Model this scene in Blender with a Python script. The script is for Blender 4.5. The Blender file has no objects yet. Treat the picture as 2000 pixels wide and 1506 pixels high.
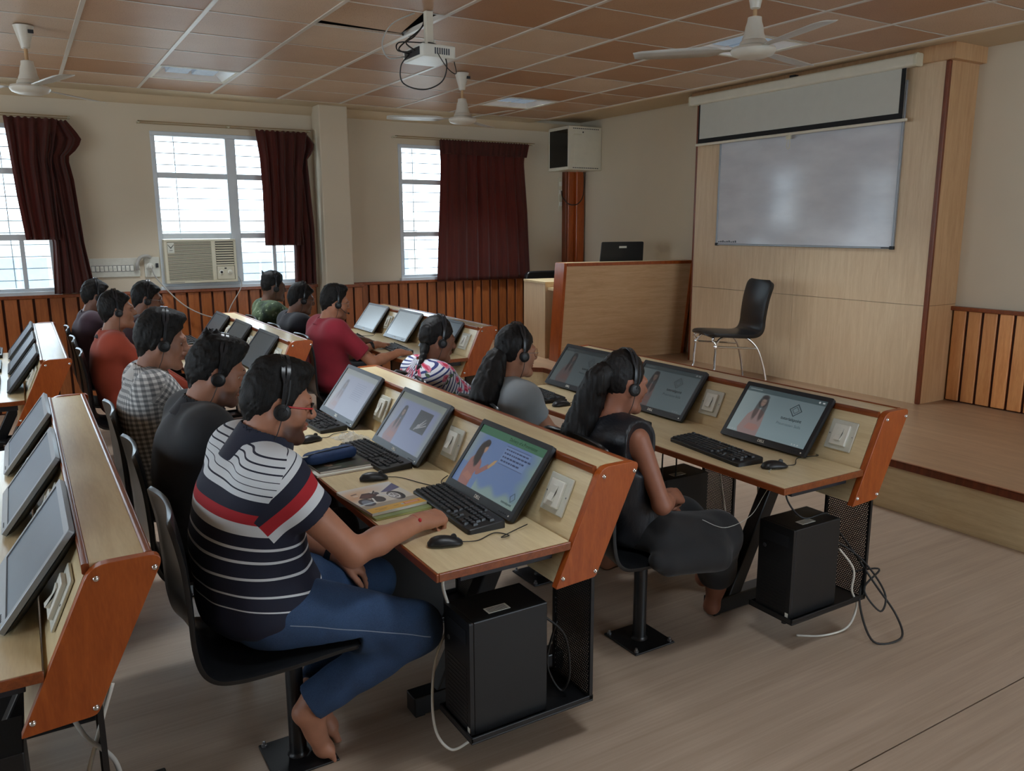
import bpy, bmesh, math, random
import numpy as np
from mathutils import Vector, Matrix, Euler

SC = bpy.context.scene
COL = SC.collection
PI = math.pi
random.seed(7)

# ------------------------------------------------------------------ camera
cam_d = bpy.data.cameras.new('camera')
cam = bpy.data.objects.new('camera', cam_d)
COL.objects.link(cam)
cam_d.sensor_width = 36.0
cam_d.lens = 1577.2446 / 2000 * 36.0
cam_d.clip_start = 0.05
_y, _p, _r = math.radians(31.18593884), math.radians(-11.10441998), math.radians(-0.20536315)
_f = Vector((math.sin(_y) * math.cos(_p), math.cos(_y) * math.cos(_p), math.sin(_p)))
_rt = Vector((math.cos(_y), -math.sin(_y), 0.0))
_up = _rt.cross(_f)
_R = math.cos(_r) * _rt + math.sin(_r) * _up
_U = -math.sin(_r) * _rt + math.cos(_r) * _up
m = Matrix.Identity(4)
for i in range(3):
    m[i][0], m[i][1], m[i][2] = _R[i], _U[i], -_f[i]
m.translation = (0, 0, 1.63)
cam.matrix_world = m
SC.camera = cam

# ------------------------------------------------------------------ colour management, world, lights
SC.view_settings.view_transform = 'Standard'
SC.view_settings.look = 'None'
SC.view_settings.gamma = 1.0
SC.view_settings.use_curve_mapping = False
SC.view_settings.exposure = 1.05
try:
    SC.cycles.diffuse_bounces = 5
    SC.cycles.glossy_bounces = 4
    SC.cycles.transparent_max_bounces = 16
    SC.cycles.max_bounces = 8
    SC.cycles.caustics_reflective = False
    SC.cycles.caustics_refractive = False
    SC.cycles.sample_clamp_indirect = 6.0
    SC.cycles.use_denoising = True
except Exception:
    pass
W = bpy.data.worlds.new('overcast_sky')
SC.world = W
W.use_nodes = True
_bg = W.node_tree.nodes['Background']
_bg.inputs[0].default_value = (0.74, 0.88, 1.0, 1)
_bg.inputs[1].default_value = 3.6

def portal(name, loc, sx, sz, rotz):
    """a window opening: guides the sky light in through the real opening"""
    l = bpy.data.lights.new(name, 'AREA')
    l.shape = 'RECTANGLE'; l.size = sx; l.size_y = sz
    o = bpy.data.objects.new(name, l); COL.objects.link(o)
    o.location = loc
    o.rotation_euler = (math.radians(90), 0, rotz)
    l.cycles.is_portal = True
    return o
# openings of the window wall (y = 8.4, facing -y) and of the wall behind the camera (facing +y)
WIN_Y = 8.40
REAR_Y = -2.6
for (x0, x1) in ((-3.6, -2.2), (-1.25, 0.30), (1.16, 2.52), (3.64, 5.20)):
    portal('window_portal', ((x0 + x1) / 2, WIN_Y + 0.16, 1.80), x1 - x0, 1.46, 0)
for (x0, x1) in ((2.2, 5.2),):
    portal('rear_window_portal', ((x0 + x1) / 2, REAR_Y - 0.16, 1.7), x1 - x0, 1.6, PI)

for (y0, y1) in ((0.6, 2.6), (3.6, 5.8)):
    l_ = portal('left_window_portal', (-4.36, (y0 + y1) / 2, 1.75), y1 - y0, 1.5, math.radians(-90))
# ------------------------------------------------------------------ object helpers
def tag(o, label=None, cat=None, group=None, kind=None):
    if label: o['label'] = label
    if cat: o['category'] = cat
    if group: o['group'] = group
    if kind: o['kind'] = kind
    return o

def thing(name, label, cat, loc=(0, 0, 0), rot=(0, 0, 0), group=None):
    o = bpy.data.objects.new(name, None)
    COL.objects.link(o)
    o.location = loc; o.rotation_euler = rot
    o.empty_display_size = 0.05
    return tag(o, label, cat, group)

def copy_tree(o, parent=None):
    c = o.copy(); COL.objects.link(c)
    if parent is not None: c.parent = parent
    for ch in list(KIDS.get(o.name, [])):
        k = copy_tree(ch, c)
        KIDS.setdefault(c.name, []).append(k)
    return c
KIDS = {}

def setparent(o, p):
    if p is not None:
        o.parent = p
        KIDS.setdefault(p.name, []).append(o)

class MB:
    """collects shapes, then becomes ONE mesh object"""
    def __init__(s):
        s.v = []; s.f = []; s.m = []; s.uv = {}
    def add(s, vs, fs, mat=0, M=None):
        b = len(s.v)
        for p in vs:
            p = Vector(p)
            if M is not None: p = M @ p
            s.v.append((p.x, p.y, p.z))
        for f in fs:
            s.f.append(tuple(b + i for i in f)); s.m.append(mat)
        return s
    def box(s, x0, x1, y0, y1, z0, z1, mat=0, M=None):
        vs = [(x, y, z) for x in (x0, x1) for y in (y0, y1) for z in (z0, z1)]
        fs = [(0, 1, 3, 2), (4, 6, 7, 5), (0, 4, 5, 1), (2, 3, 7, 6), (0, 2, 6, 4), (1, 5, 7, 3)]
        return s.add(vs, fs, mat, M)
    def prism(s, poly, axis, a0, a1, mat=0, M=None):
        """2-D outline pushed along an axis; axis 'y' takes (x,z), 'x' takes (y,z), 'z' takes (x,y)"""
        n = len(poly)
        def P(p, a):
            return {'y': (p[0], a, p[1]), 'x': (a, p[0], p[1]), 'z': (p[0], p[1], a)}[axis]
        vs = [P(p, a0) for p in poly] + [P(p, a1) for p in poly]
        area = sum(poly[i][0] * poly[(i + 1) % n][1] - poly[(i + 1) % n][0] * poly[i][1] for i in range(n))
        flip = (area > 0) != (axis != 'y')
        A = tuple(range(n)); B = tuple(range(n, 2 * n))
        fs = [A if flip else A[::-1], B[::-1] if flip else B]
        for i in range(n):
            j = (i + 1) % n
            q = (i, j, n + j, n + i)
            fs.append(q[::-1] if flip else q)
        return s.add(vs, fs, mat, M)
    def tube(s, path, r, n=8, mat=0, closed=False, M=None, flat=None):
        path = [Vector(p) for p in path]
        k = len(path)
        rs = r if hasattr(r, '__len__') else [r] * k
        vs = []; prev = None
        for i, p in enumerate(path):
            a = path[(i - 1) % k] if (closed or i > 0) else p
            b = path[(i + 1) % k] if (closed or i < k - 1) else p
            t = (b - a)
            t = t.normalized() if t.length > 1e-9 else Vector((0, 0, 1))
            if prev is None:
                u = t.orthogonal().normalized()
            else:
                u = (prev - t * prev.dot(t))
                u = u.normalized() if u.length > 1e-6 else t.orthogonal().normalized()
            prev = u
            w = t.cross(u)
            for j in range(n):
                an = 2 * PI * j / n
                vs.append(p + (u * math.cos(an) + w * math.sin(an)) * rs[i])
        fs = []
        for i in range(k if closed else k - 1):
            for j in range(n):
                a = i * n + j; b = i * n + (j + 1) % n
                c = ((i + 1) % k) * n + (j + 1) % n; d = ((i + 1) % k) * n + j
                fs.append((a, b, c, d))
        if not closed:
            fs.append(tuple(range(n))[::-1]); fs.append(tuple(range((k - 1) * n, k * n)))
        return s.add(vs, fs, mat, M)
    def lathe(s, prof, n=24, mat=0, M=None):
        vs = []; fs = []
        for (r, z) in prof:
            for j in range(n):
                an = 2 * PI * j / n
                vs.append((r * math.cos(an), r * math.sin(an), z))
        k = len(prof)
        for i in range(k - 1):
            for j in range(n):
                a = i * n + j; b = i * n + (j + 1) % n
                fs.append((a, b, b + n, a + n))
        fs.append(tuple(range(n))[::-1]); fs.append(tuple(range((k - 1) * n, k * n)))
        return s.add(vs, fs, mat, M)
    def grid(s, pts, mat=0, closed_u=False, M=None):
        """pts[i][j] -> quads"""
        a, b = len(pts), len(pts[0])
        vs = [p for row in pts for p in row]; fs = []
        for i in range(a - 1):
            for j in range(b if closed_u else b - 1):
                j2 = (j + 1) % b
                fs.append((i * b + j, i * b + j2, (i + 1) * b + j2, (i + 1) * b + j))
        return s.add(vs, fs, mat, M)
    def mesh(s, name, mats):
        me = bpy.data.meshes.new(name)
        me.from_pydata(s.v, [], s.f)
        for x in (mats if isinstance(mats, (list, tuple)) else [mats]):
            me.materials.append(x)
        if any(s.m): me.polygons.foreach_set('material_index', s.m)
        bm = bmesh.new(); bm.from_mesh(me)
        bmesh.ops.recalc_face_normals(bm, faces=bm.faces)
        bm.to_mesh(me); bm.free()
        return me
    def build(s, name, mats, parent=None, smooth=None, bevel=0, seg=2, loc=None, rot=None, label=None, solid=0):
        me = s.mesh(name, mats)
        return link(me, name, parent, smooth, bevel, seg, loc, rot, label, solid)

def link(me, name, parent=None, smooth=None, bevel=0, seg=2, loc=None, rot=None, label=None, solid=0):
    o = bpy.data.objects.new(name, me)
    COL.objects.link(o)
    if loc is not None: o.location = loc
    if rot is not None: o.rotation_euler = rot
    setparent(o, parent)
    if smooth is not None:
        me.polygons.foreach_set('use_smooth', [True] * len(me.polygons))
        if smooth < 180:
            me.set_sharp_from_angle(angle=math.radians(smooth))
    if solid:
        md = o.modifiers.new('thickness', 'SOLIDIFY'); md.thickness = solid; md.offset = 0
    if bevel:
        md = o.modifiers.new('bevel', 'BEVEL'); md.width = bevel; md.segments = seg
        md.limit_method = 'ANGLE'; md.angle_limit = math.radians(40)
        md.harden_normals = False
    if label: o['label'] = label
    return o

def spline(pts, n=8, closed=False):
    """Catmull-Rom through the points"""
    P = [Vector(p) for p in pts]; out = []; k = len(P)
    rng = k if closed else k - 1
    for i in range(rng):
        p0 = P[(i - 1) % k] if (closed or i > 0) else P[i]
        p1 = P[i]; p2 = P[(i + 1) % k]
        p3 = P[(i + 2) % k] if (closed or i + 2 < k) else P[(i + 1) % k]
        for j in range(n):
            t = j / n
            out.append(0.5 * ((2 * p1) + (p2 - p0) * t + (2 * p0 - 5 * p1 + 4 * p2 - p3) * t * t + (3 * p1 - p0 - 3 * p2 + p3) * t ** 3))
    if not closed: out.append(P[-1])
    return out

def rounded(poly, r, n=5):
    """round the corners of a 2-D outline; r may be a list"""
    out = []; k = len(poly)
    for i in range(k):
        rr = r[i] if hasattr(r, '__len__') else r
        p = Vector(poly[i]); a = Vector(poly[i - 1]) - p; b = Vector(poly[(i + 1) % k]) - p
        if rr <= 0:
            out.append(tuple(p)); continue
        d = min(rr, a.length * .49, b.length * .49)
        s = p + a.normalized() * d; e = p + b.normalized() * d
        for j in range(n + 1):
            t = j / n
            q = (1 - t) ** 2 * s + 2 * t * (1 - t) * p + t * t * e
            out.append((q.x, q.y))
    return out

def text_mesh(txt, size, name='lettering', extrude=0.0, bold=False):
    cu = bpy.data.curves.new('tmp_text', 'FONT')
    cu.body = txt; cu.size = size; cu.extrude = extrude
    cu.align_x = 'CENTER'; cu.align_y = 'CENTER'
    if bold: cu.offset = size * 0.018
    o = bpy.data.objects.new('tmp_text', cu)
    COL.objects.link(o)
    dg = bpy.context.evaluated_depsgraph_get()
    me = bpy.data.meshes.new_from_object(o.evaluated_get(dg))
    me.name = name
    bpy.data.objects.remove(o); bpy.data.curves.remove(cu)
    return me

# ------------------------------------------------------------------ materials
def C(r, g=None, b=None):
    """sRGB 0-255 -> linear"""
    if g is None: r, g, b = r
    f = lambda u: (u / 255 / 12.92) if u <= 10.3 else ((u / 255 + .055) / 1.055) ** 2.4
    return (f(r), f(g), f(b), 1.0)

def newmat(name):
    mt = bpy.data.materials.new(name); mt.use_nodes = True
    nt = mt.node_tree
    return mt, nt, nt.nodes['Principled BSDF']

def N(nt, typ, **kw):
    n = nt.nodes.new(typ)
    for k, v in kw.items():
        if k.startswith('i_'):
            key = k[2:]
            n.inputs[int(key) if key.isdigit() else key.replace('_', ' ')].default_value = v
        else:
            setattr(n, k, v)
    return n

def ramp(nt, fac, stops, interp='LINEAR'):
    r = nt.nodes.new('ShaderNodeValToRGB')
    r.color_ramp.interpolation = interp
    e = r.color_ramp.elements
    while len(e) > 1: e.remove(e[-1])
    e[0].position = stops[0][0]; e[0].color = stops[0][1]
    for p, c in stops[1:]:
        q = e.new(p); q.color = c
    if fac is not None: nt.links.new(fac, r.inputs[0])
    return r.outputs[0]

def mixc(nt, fac, a, b, mode='MIX'):
    n = nt.nodes.new('ShaderNodeMix'); n.data_type = 'RGBA'; n.blend_type = mode
    for sock, val in ((n.inputs[0], fac), (n.inputs[6], a), (n.inputs[7], b)):
        if hasattr(val, 'node'): nt.links.new(val, sock)
        else: sock.default_value = val
    return n.outputs[2]

def mathn(nt, op, a, b=None, c=None):
    n = nt.nodes.new('ShaderNodeMath'); n.operation = op
    for i, v in enumerate((a, b, c)):
        if v is None: continue
        if hasattr(v, 'node'): nt.links.new(v, n.inputs[i])
        else: n.inputs[i].default_value = v
    return n.outputs[0]

def bump(nt, bsdf, height, strength=.2, dist=.002):
    b = nt.nodes.new('ShaderNodeBump'); b.inputs['Strength'].default_value = strength
    b.inputs['Distance'].default_value = dist
    nt.links.new(height, b.inputs['Height']); nt.links.new(b.outputs[0], bsdf.inputs['Normal'])

def objco(nt, scale=(1, 1, 1)):
    tc = nt.nodes.new('ShaderNodeTexCoord'); mp = nt.nodes.new('ShaderNodeMapping')
    mp.inputs['Scale'].default_value = scale
    nt.links.new(tc.outputs['Object'], mp.inputs[0])
    return mp.outputs[0]

def noise(nt, vec, scale=5, detail=4, rough=.55, dist=0):
    n = nt.nodes.new('ShaderNodeTexNoise')
    n.inputs['Scale'].default_value = scale; n.inputs['Detail'].default_value = detail
    n.inputs['Roughness'].default_value = rough; n.inputs['Distortion'].default_value = dist
    if vec is not None: nt.links.new(vec, n.inputs['Vector'])
    return n.outputs['Fac']

def plain(name, col, rough=.5, metal=0, var=.06, scale=12, spec=.5, bmp=0, coat=0):
    mt, nt, b = newmat(name)
    v = objco(nt); f = noise(nt, v, scale, 3)
    lo = tuple(c * (1 - var) for c in col[:3]) + (1,); hi = tuple(min(1, c * (1 + var)) for c in col[:3]) + (1,)
    nt.links.new(ramp(nt, f, [(.3, lo), (.7, hi)]), b.inputs['Base Color'])
    b.inputs['Roughness'].default_value = rough; b.inputs['Metallic'].default_value = metal
    b.inputs['Specular IOR Level'].default_value = spec
    if coat: b.inputs['Coat Weight'].default_value = coat; b.inputs['Coat Roughness'].default_value = .1
    if bmp: bump(nt, b, noise(nt, v, scale * 20, 3), bmp, .001)
    return mt

def wood(name, c1, c2, stretch=(1, 12, 12), scale=3.0, rough=.35, per_obj=0.0, knots=None, bmp=.05, contrast=(.35, .65), coat=0):
    """laminate or timber: grain runs along the axis with the small stretch value"""
    mt, nt, b = newmat(name)
    v = objco(nt, stretch)
    if per_obj:
        oi = nt.nodes.new('ShaderNodeObjectInfo')
        cv = nt.nodes.new('ShaderNodeCombineXYZ')
        s_ = mathn(nt, 'MULTIPLY', oi.outputs['Random'], 37.0)
        for i in range(3): nt.links.new(s_, cv.inputs[i])
        va = nt.nodes.new('ShaderNodeVectorMath'); va.operation = 'ADD'
        nt.links.new(v, va.inputs[0]); nt.links.new(cv.outputs[0], va.inputs[1]); v = va.outputs[0]
    f1 = noise(nt, v, scale, 5, .6, .6); f2 = noise(nt, v, scale * 7, 3, .5)
    f = mathn(nt, 'ADD', mathn(nt, 'MULTIPLY', f1, .7), mathn(nt, 'MULTIPLY', f2, .3))
    col = ramp(nt, f, [(contrast[0], c1), (contrast[1], c2)])
    if per_obj:
        k = mathn(nt, 'MULTIPLY_ADD', oi.outputs['Random'], per_obj * 2, 1 - per_obj)
        cc = nt.nodes.new('ShaderNodeCombineColor')
        for i in range(3): nt.links.new(k, cc.inputs[i])
        col = mixc(nt, 1.0, col, cc.outputs[0], 'MULTIPLY')
    if knots:
        vo = nt.nodes.new('ShaderNodeTexVoronoi'); vo.inputs['Scale'].default_value = 1.0
        vv = objco(nt, knots); 
        if per_obj:
            va = nt.nodes.new('ShaderNodeVectorMath'); va.operation = 'ADD'
            nt.links.new(vv, va.inputs[0]); nt.links.new(cv.outputs[0], va.inputs[1]); vv = va.outputs[0]
        nt.links.new(vv, vo.inputs['Vector'])
        kf = ramp(nt, vo.outputs['Distance'], [(.05, (1, 1, 1, 1)), (.13, (0, 0, 0, 1))])
        col = mixc(nt, kf, col, tuple(c * .25 for c in c1[:3]) + (1,))
    nt.links.new(col, b.inputs['Base Color'])
    b.inputs['Roughness'].default_value = rough
    if coat: b.inputs['Coat Weight'].default_value = coat; b.inputs['Coat Roughness'].default_value = .15
    if bmp: bump(nt, b, f, bmp, .001)
    return mt

def emit_mat(name, col, strength=1):
    mt, nt, b = newmat(name)
    b.inputs['Base Color'].default_value = (.01, .01, .01, 1)
    b.inputs['Emission Color'].default_value = col; b.inputs['Emission Strength'].default_value = strength
    b.inputs['Roughness'].default_value = .25
    return mt
# ------------------------------------------------------------------ shared materials
M_WALL = plain('wall_paint', C(208, 196, 174), .75, var=.03, scale=1.2)
M_PLASTER = plain('ceiling_plaster', C(198, 178, 148), .8, var=.03, scale=1.5)
def tile_mat():
    mt, nt, b = newmat('mineral_tile')
    oi = nt.nodes.new('ShaderNodeObjectInfo')
    base = ramp(nt, oi.outputs['Random'], [(0, C(170, 126, 92)), (.45, C(188, 152, 122)), (1, C(208, 184, 160))])
    v = objco(nt)
    sp = ramp(nt, noise(nt, v, 130, 2, .6), [(.30, C(150, 120, 92)), (.42, (1, 1, 1, 1))])
    st = ramp(nt, noise(nt, v, 1.1, 3), [(.35, (.86, .80, .74, 1)), (.6, (1, 1, 1, 1))])
    c = mixc(nt, .55, base, sp, 'MULTIPLY'); c = mixc(nt, .6, c, st, 'MULTIPLY')
    nt.links.new(c, b.inputs['Base Color']); b.inputs['Roughness'].default_value = .45; b.inputs['Specular IOR Level'].default_value = .28
    bump(nt, b, noise(nt, v, 160, 3), .08, .002)
    return mt
M_TILE = tile_mat()
M_TEE = plain('tee_enamel', C(205, 198, 188), .35, var=.03)
M_LAM_X = wood('beige_laminate_x', C(206, 182, 140), C(224, 204, 164), (1.2, 14, 14), 2.2, .28, bmp=.02)
M_LAM_Y = wood('beige_laminate_y', C(208, 186, 144), C(226, 208, 168), (14, 1.2, 14), 2.2, .28, bmp=.02)
M_LAM_Z = wood('beige_laminate_z', C(204, 176, 142), C(220, 196, 162), (14, 14, 1.0), 2.2, .38, bmp=.02)
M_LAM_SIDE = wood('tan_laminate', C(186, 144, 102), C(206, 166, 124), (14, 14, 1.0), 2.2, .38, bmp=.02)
M_BROWN = wood('orange_brown_wood', C(146, 66, 22), C(176, 88, 34), (6, 6, 1.0), 5.0, .32, bmp=.03, coat=.08)
M_BROWN_Y = wood('orange_brown_edging', C(116, 56, 24), C(148, 78, 38), (8, .8, 8), 5.0, .3, bmp=.02, coat=.2)
M_DKTRIM = wood('dark_red_trim', C(96, 46, 24), C(128, 64, 34), (6, 6, .8), 5.0, .35, bmp=.02)
M_PINE_DARK = wood('dark_pine_plank', C(132, 70, 32), C(176, 104, 54), (9, 9, .8), 3.2, .42, per_obj=.16, knots=(9, 9, 1.6), bmp=.05, contrast=(.3, .7))  # darker copy of the pine, split off for the window wall
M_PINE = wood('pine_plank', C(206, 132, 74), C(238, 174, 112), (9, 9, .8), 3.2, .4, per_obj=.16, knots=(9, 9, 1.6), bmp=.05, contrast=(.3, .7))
M_GAP = plain('dark_backing', C(66, 30, 14), .8)
def floor_mat():
    mt, nt, b = newmat('wood_print_vinyl')
    v = objco(nt, (.55, 9, 1))
    f1 = noise(nt, v, 2.0, 5, .6, .4); f2 = noise(nt, objco(nt, (.5, 40, 1)), 3, 2)
    f = mathn(nt, 'ADD', mathn(nt, 'MULTIPLY', f1, .65), mathn(nt, 'MULTIPLY', f2, .35))
    c = ramp(nt, f, [(.32, C(156, 136, 118)), (.68, C(180, 160, 142))])
    bl = ramp(nt, noise(nt, objco(nt), .7, 3), [(.3, (.9, .88, .86, 1)), (.65, (1, 1, 1, 1))])
    c = mixc(nt, .7, c, bl, 'MULTIPLY')
    nt.links.new(c, b.inputs['Base Color'])
    r = ramp(nt, noise(nt, objco(nt), 2.2, 4), [(.3, (.30, .30, .30, 1)), (.7, (.44, .44, .44, 1))])
    nt.links.new(r, b.inputs['Roughness'])
    bump(nt, b, f, .03, .001)
    return mt
M_FLOOR = floor_mat()
M_FRAME = plain('pale_window_frame', C(208, 216, 222), .4, var=.03)
M_GRILLE = plain('grille_paint', C(150, 156, 160), .5)
M_BLACK = plain('black_powder_coat', C(22, 22, 24), .35, var=.15, spec=.5)
M_BLACKPL = plain('black_plastic', C(20, 21, 23), .42, var=.1, bmp=.05)
M_DARKPL = plain('charcoal_plastic', C(34, 37, 42), .38, var=.08)
M_SILVER = plain('silver_plastic', C(150, 156, 162), .35, .15, var=.04)
M_GREYPL = plain('dark_grey_plastic', C(74, 78, 84), .35, .1, var=.05)
M_CHROME = plain('chrome', (.75, .75, .76, 1), .12, 1.0, var=.02)
M_WHITEPL = plain('white_plastic', C(224, 224, 214), .35, var=.03, scale=6)
M_WHITE_OLD = plain('aged_white_plastic', C(206, 206, 194), .4, var=.08, scale=14)
M_CREAM = plain('cream_plastic', C(206, 200, 176), .4, var=.03)
M_OFFWHITE = plain('off_white_enamel', C(216, 210, 192), .4, var=.03)
M_LEATHER = plain('black_leatherette', C(20, 21, 23), .32, var=.15, scale=40, bmp=.08)
M_CABLE = plain('black_cable', C(24, 22, 22), .5)
M_GCABLE = plain('grey_cable', C(176, 174, 168), .5)
M_WCABLE = plain('white_cable', C(214, 210, 200), .5)
M_STEEL = plain('bright_steel', C(150, 152, 155), .3, .8)
M_DARKNAVY = plain('dark_navy_steel', C(30, 34, 42), .4)
def glass_mat():
    mt = bpy.data.materials.new('window_glass'); mt.use_nodes = True
    nt = mt.node_tree; nt.nodes.remove(nt.nodes['Principled BSDF'])
    out = nt.nodes['Material Output']
    tr = N(nt, 'ShaderNodeBsdfTransparent'); tr.inputs[0].default_value = (.93, .96, .97, 1)
    gl = N(nt, 'ShaderNodeBsdfGlossy'); gl.inputs['Roughness'].default_value = .02
    fr = N(nt, 'ShaderNodeFresnel'); fr.inputs[0].default_value = 1.45
    dust = ramp(nt, noise(nt, objco(nt), 9, 4), [(.4, (0, 0, 0, 1)), (.8, (.06, .06, .06, 1))])
    df = N(nt, 'ShaderNodeBsdfDiffuse'); df.inputs[0].default_value = (.7, .7, .7, 1)
    mx = N(nt, 'ShaderNodeMixShader'); mx2 = N(nt, 'ShaderNodeMixShader')
    geo = N(nt, 'ShaderNodeNewGeometry')
    nt.links.new(mathn(nt, 'MULTIPLY', fr.outputs[0], mathn(nt, 'SUBTRACT', 1.0, geo.outputs['Backfacing'])), mx.inputs[0]); nt.links.new(tr.outputs[0], mx.inputs[1]); nt.links.new(gl.outputs[0], mx.inputs[2])
    nt.links.new(dust, mx2.inputs[0]); nt.links.new(mx.outputs[0], mx2.inputs[1]); nt.links.new(df.outputs[0], mx2.inputs[2])
    nt.links.new(mx2.outputs[0], out.inputs[0])
    return mt
M_GLASS = glass_mat()

# ------------------------------------------------------------------ room shell
XL, XR = -4.2, 6.07
ZC = 2.83
def struct(o):
    o['kind'] = 'structure'; return o
# floor: two vinyl sheets meeting in the seam seen at the lower right
fl = struct(MB().box(XL - .2, XR + .2, REAR_Y - .2, 8.6, -.12, -.02).build('floor', plain('screed', C(70, 60, 50), .9)))
MB().box(XL, XR, REAR_Y, 1.3385, -.02, 0).build('vinyl_sheet', M_FLOOR, fl)
MB().box(XL, XR, 1.3435, 8.4, -.02, 0).build('vinyl_sheet', M_FLOOR, fl)

def wall_with_openings(name, axis, a0, a1, fixed0, fixed1, z0, z1, opens):
    """a wall slab along x (axis 'x') with rectangular openings (a0,a1,z0,z1)"""
    mb = MB(); cuts = sorted(opens); x = a0
    for (o0, o1, oz0, oz1) in cuts:
        if o0 > x: mb.box(x, o0, fixed0, fixed1, z0, z1)
        mb.box(o0, o1, fixed0, fixed1, z0, oz0); mb.box(o0, o1, fixed0, fixed1, oz1, z1)
        x = o1
    mb.box(x, a1, fixed0, fixed1, z0, z1)
    return mb
WZ0, WZ1 = 1.07, 2.515
WIN = [(-3.6, -2.2), (-1.25, .30), (1.165, 2.50), (3.64, 5.20)]
wl = struct(wall_with_openings('wall_window', 'x', XL - .2, XR + .2, 8.38, 8.60, 0, 3.0, [(a, b, WZ0, WZ1) for a, b in WIN]).build('wall_back', M_WALL))
struct(MB().box(XR, XR + .2, REAR_Y - .2, 8.38, 0, 3.0).build('wall_front', M_WALL))
mb = MB()   # far left wall, outside the frame, with two plain openings
yy = REAR_Y - .2
for (o0, o1) in ((.6, 2.6), (3.6, 5.8)):
    mb.box(XL - .2, XL, yy, o0, 0, 3.0).box(XL - .2, XL, o0, o1, 0, 1.0).box(XL - .2, XL, o0, o1, 2.5, 3.0); yy = o1
mb.box(XL - .2, XL, yy, 8.38, 0, 3.0)
struct(mb.build('wall_left', M_WALL))
struct(wall_with_openings('wall_rear', 'x', XL, XR, REAR_Y - .2, REAR_Y, 0, 3.0, [(2.2, 5.2, .9, 2.5)]).build('wall_right', M_WALL))
# column between the second and third window
struct(MB().box(2.70, 3.0, 8.14, 8.38, 0, ZC).build('trim_1', M_WALL, bevel=.012))

# ceiling: slab, plaster border, tees, tiles and troffers
ce = struct(MB().box(XL - .2, XR + .2, REAR_Y - .2, 8.6, 2.98, 3.1).build('ceiling', plain('dark_void', C(60, 52, 46), .9)))
TX0, TY0, TPX, TPY = .445 - 8 * .6075, 3.285 - 9 * .5905, .6075, .5905
NX = 16; NYT = 17
xs = [TX0 + i * TPX for i in range(NX + 1)]; ys = [TY0 + j * TPY for j in range(NYT + 1)]
X_END, Y_END = xs[-1], ys[-1]
bm_ = MB()
bm_.box(X_END + .012, XR, REAR_Y, 8.38, ZC + .045, 2.99)
bm_.box(XL, X_END - .01, Y_END, 8.38, ZC - .004, 2.99)
bm_.build('plaster_border', M_PLASTER, ce, bevel=.004)
MB().prism(rounded([(X_END - .008, ZC - .012), (X_END + .055, ZC - .012), (X_END + .055, ZC + .05), (X_END - .008, ZC + .05)], .022, 5), 'y', REAR_Y, Y_END).build('edge_bead', M_PLASTER, ce, smooth=40)
# rounded cornice along the window wall and the front wall
mb = MB()
prof = [(8.38, 2.745), (8.372, 2.75), (8.345, 2.775), (8.325, 2.81), (8.32, 2.835), (8.38, 2.835)]
mb.prism(prof, 'x', XL, XR)
mb.build('cornice', M_PLASTER, ce, smooth=50)
LIGHTS = [(1, 6, 'l'), (6, 6, 'l'), (6, 1, 'l'), (1, 1, 'l'), (-4, 6, 'l'), (-4, 1, 'l'), (1, -4, 'l'), (6, -4, 'l')]  # last two unseen, added to light the near desks; (col,row) from x=.445,y=3.285
lset = {(8 + a, 9 + b) for a, b, _ in LIGHTS}
tile_me = MB().box(-TPX / 2 + .011, TPX / 2 - .011, -TPY / 2 + .009, TPY / 2 - .009, 0, .014).mesh('tile', M_TILE)
for i in range(NX):
    for j in range(NYT):
        if xs[i + 1] < -2.7 or ys[j + 1] < .3: continue
        if (i, j) in lset: continue
        cx, cy = (xs[i] + xs[i + 1]) / 2, (ys[j] + ys[j + 1]) / 2
        o = link(tile_me, 'tile', ce, loc=(cx, cy, ZC + .002))
        if (i, j) == (10, 11):      # the lifted tile: one edge rests above the tee
            o.location = (cx - .02, cy - .03, ZC + .062); o.rotation_euler = (-.17, .02, .03)
# the part of the ceiling behind the camera, too far from the lens to be seen
MB().box(XL, -2.7, REAR_Y, Y_END, ZC + .002, ZC + .02).box(-2.7, X_END, REAR_Y, .335, ZC + .002, ZC + .02).build('ceiling_board', M_TILE, ce)
teeY = MB(); teeX = MB()
for x in xs:
    if x < -2.8: continue
    MB().box(x - .012, x + .012, .2, Y_END, ZC - .004, ZC + .002).box(x - .0015, x + .0015, .2, Y_END, ZC + .002, ZC + .03).build('main_tee', M_TEE, ce)
for y in ys:
    if y < .3: continue
    MB().box(-2.8, X_END, y - .0055, y + .0055, ZC - .001, ZC + .0015).build('cross_tee', M_TEE, ce)

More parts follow.
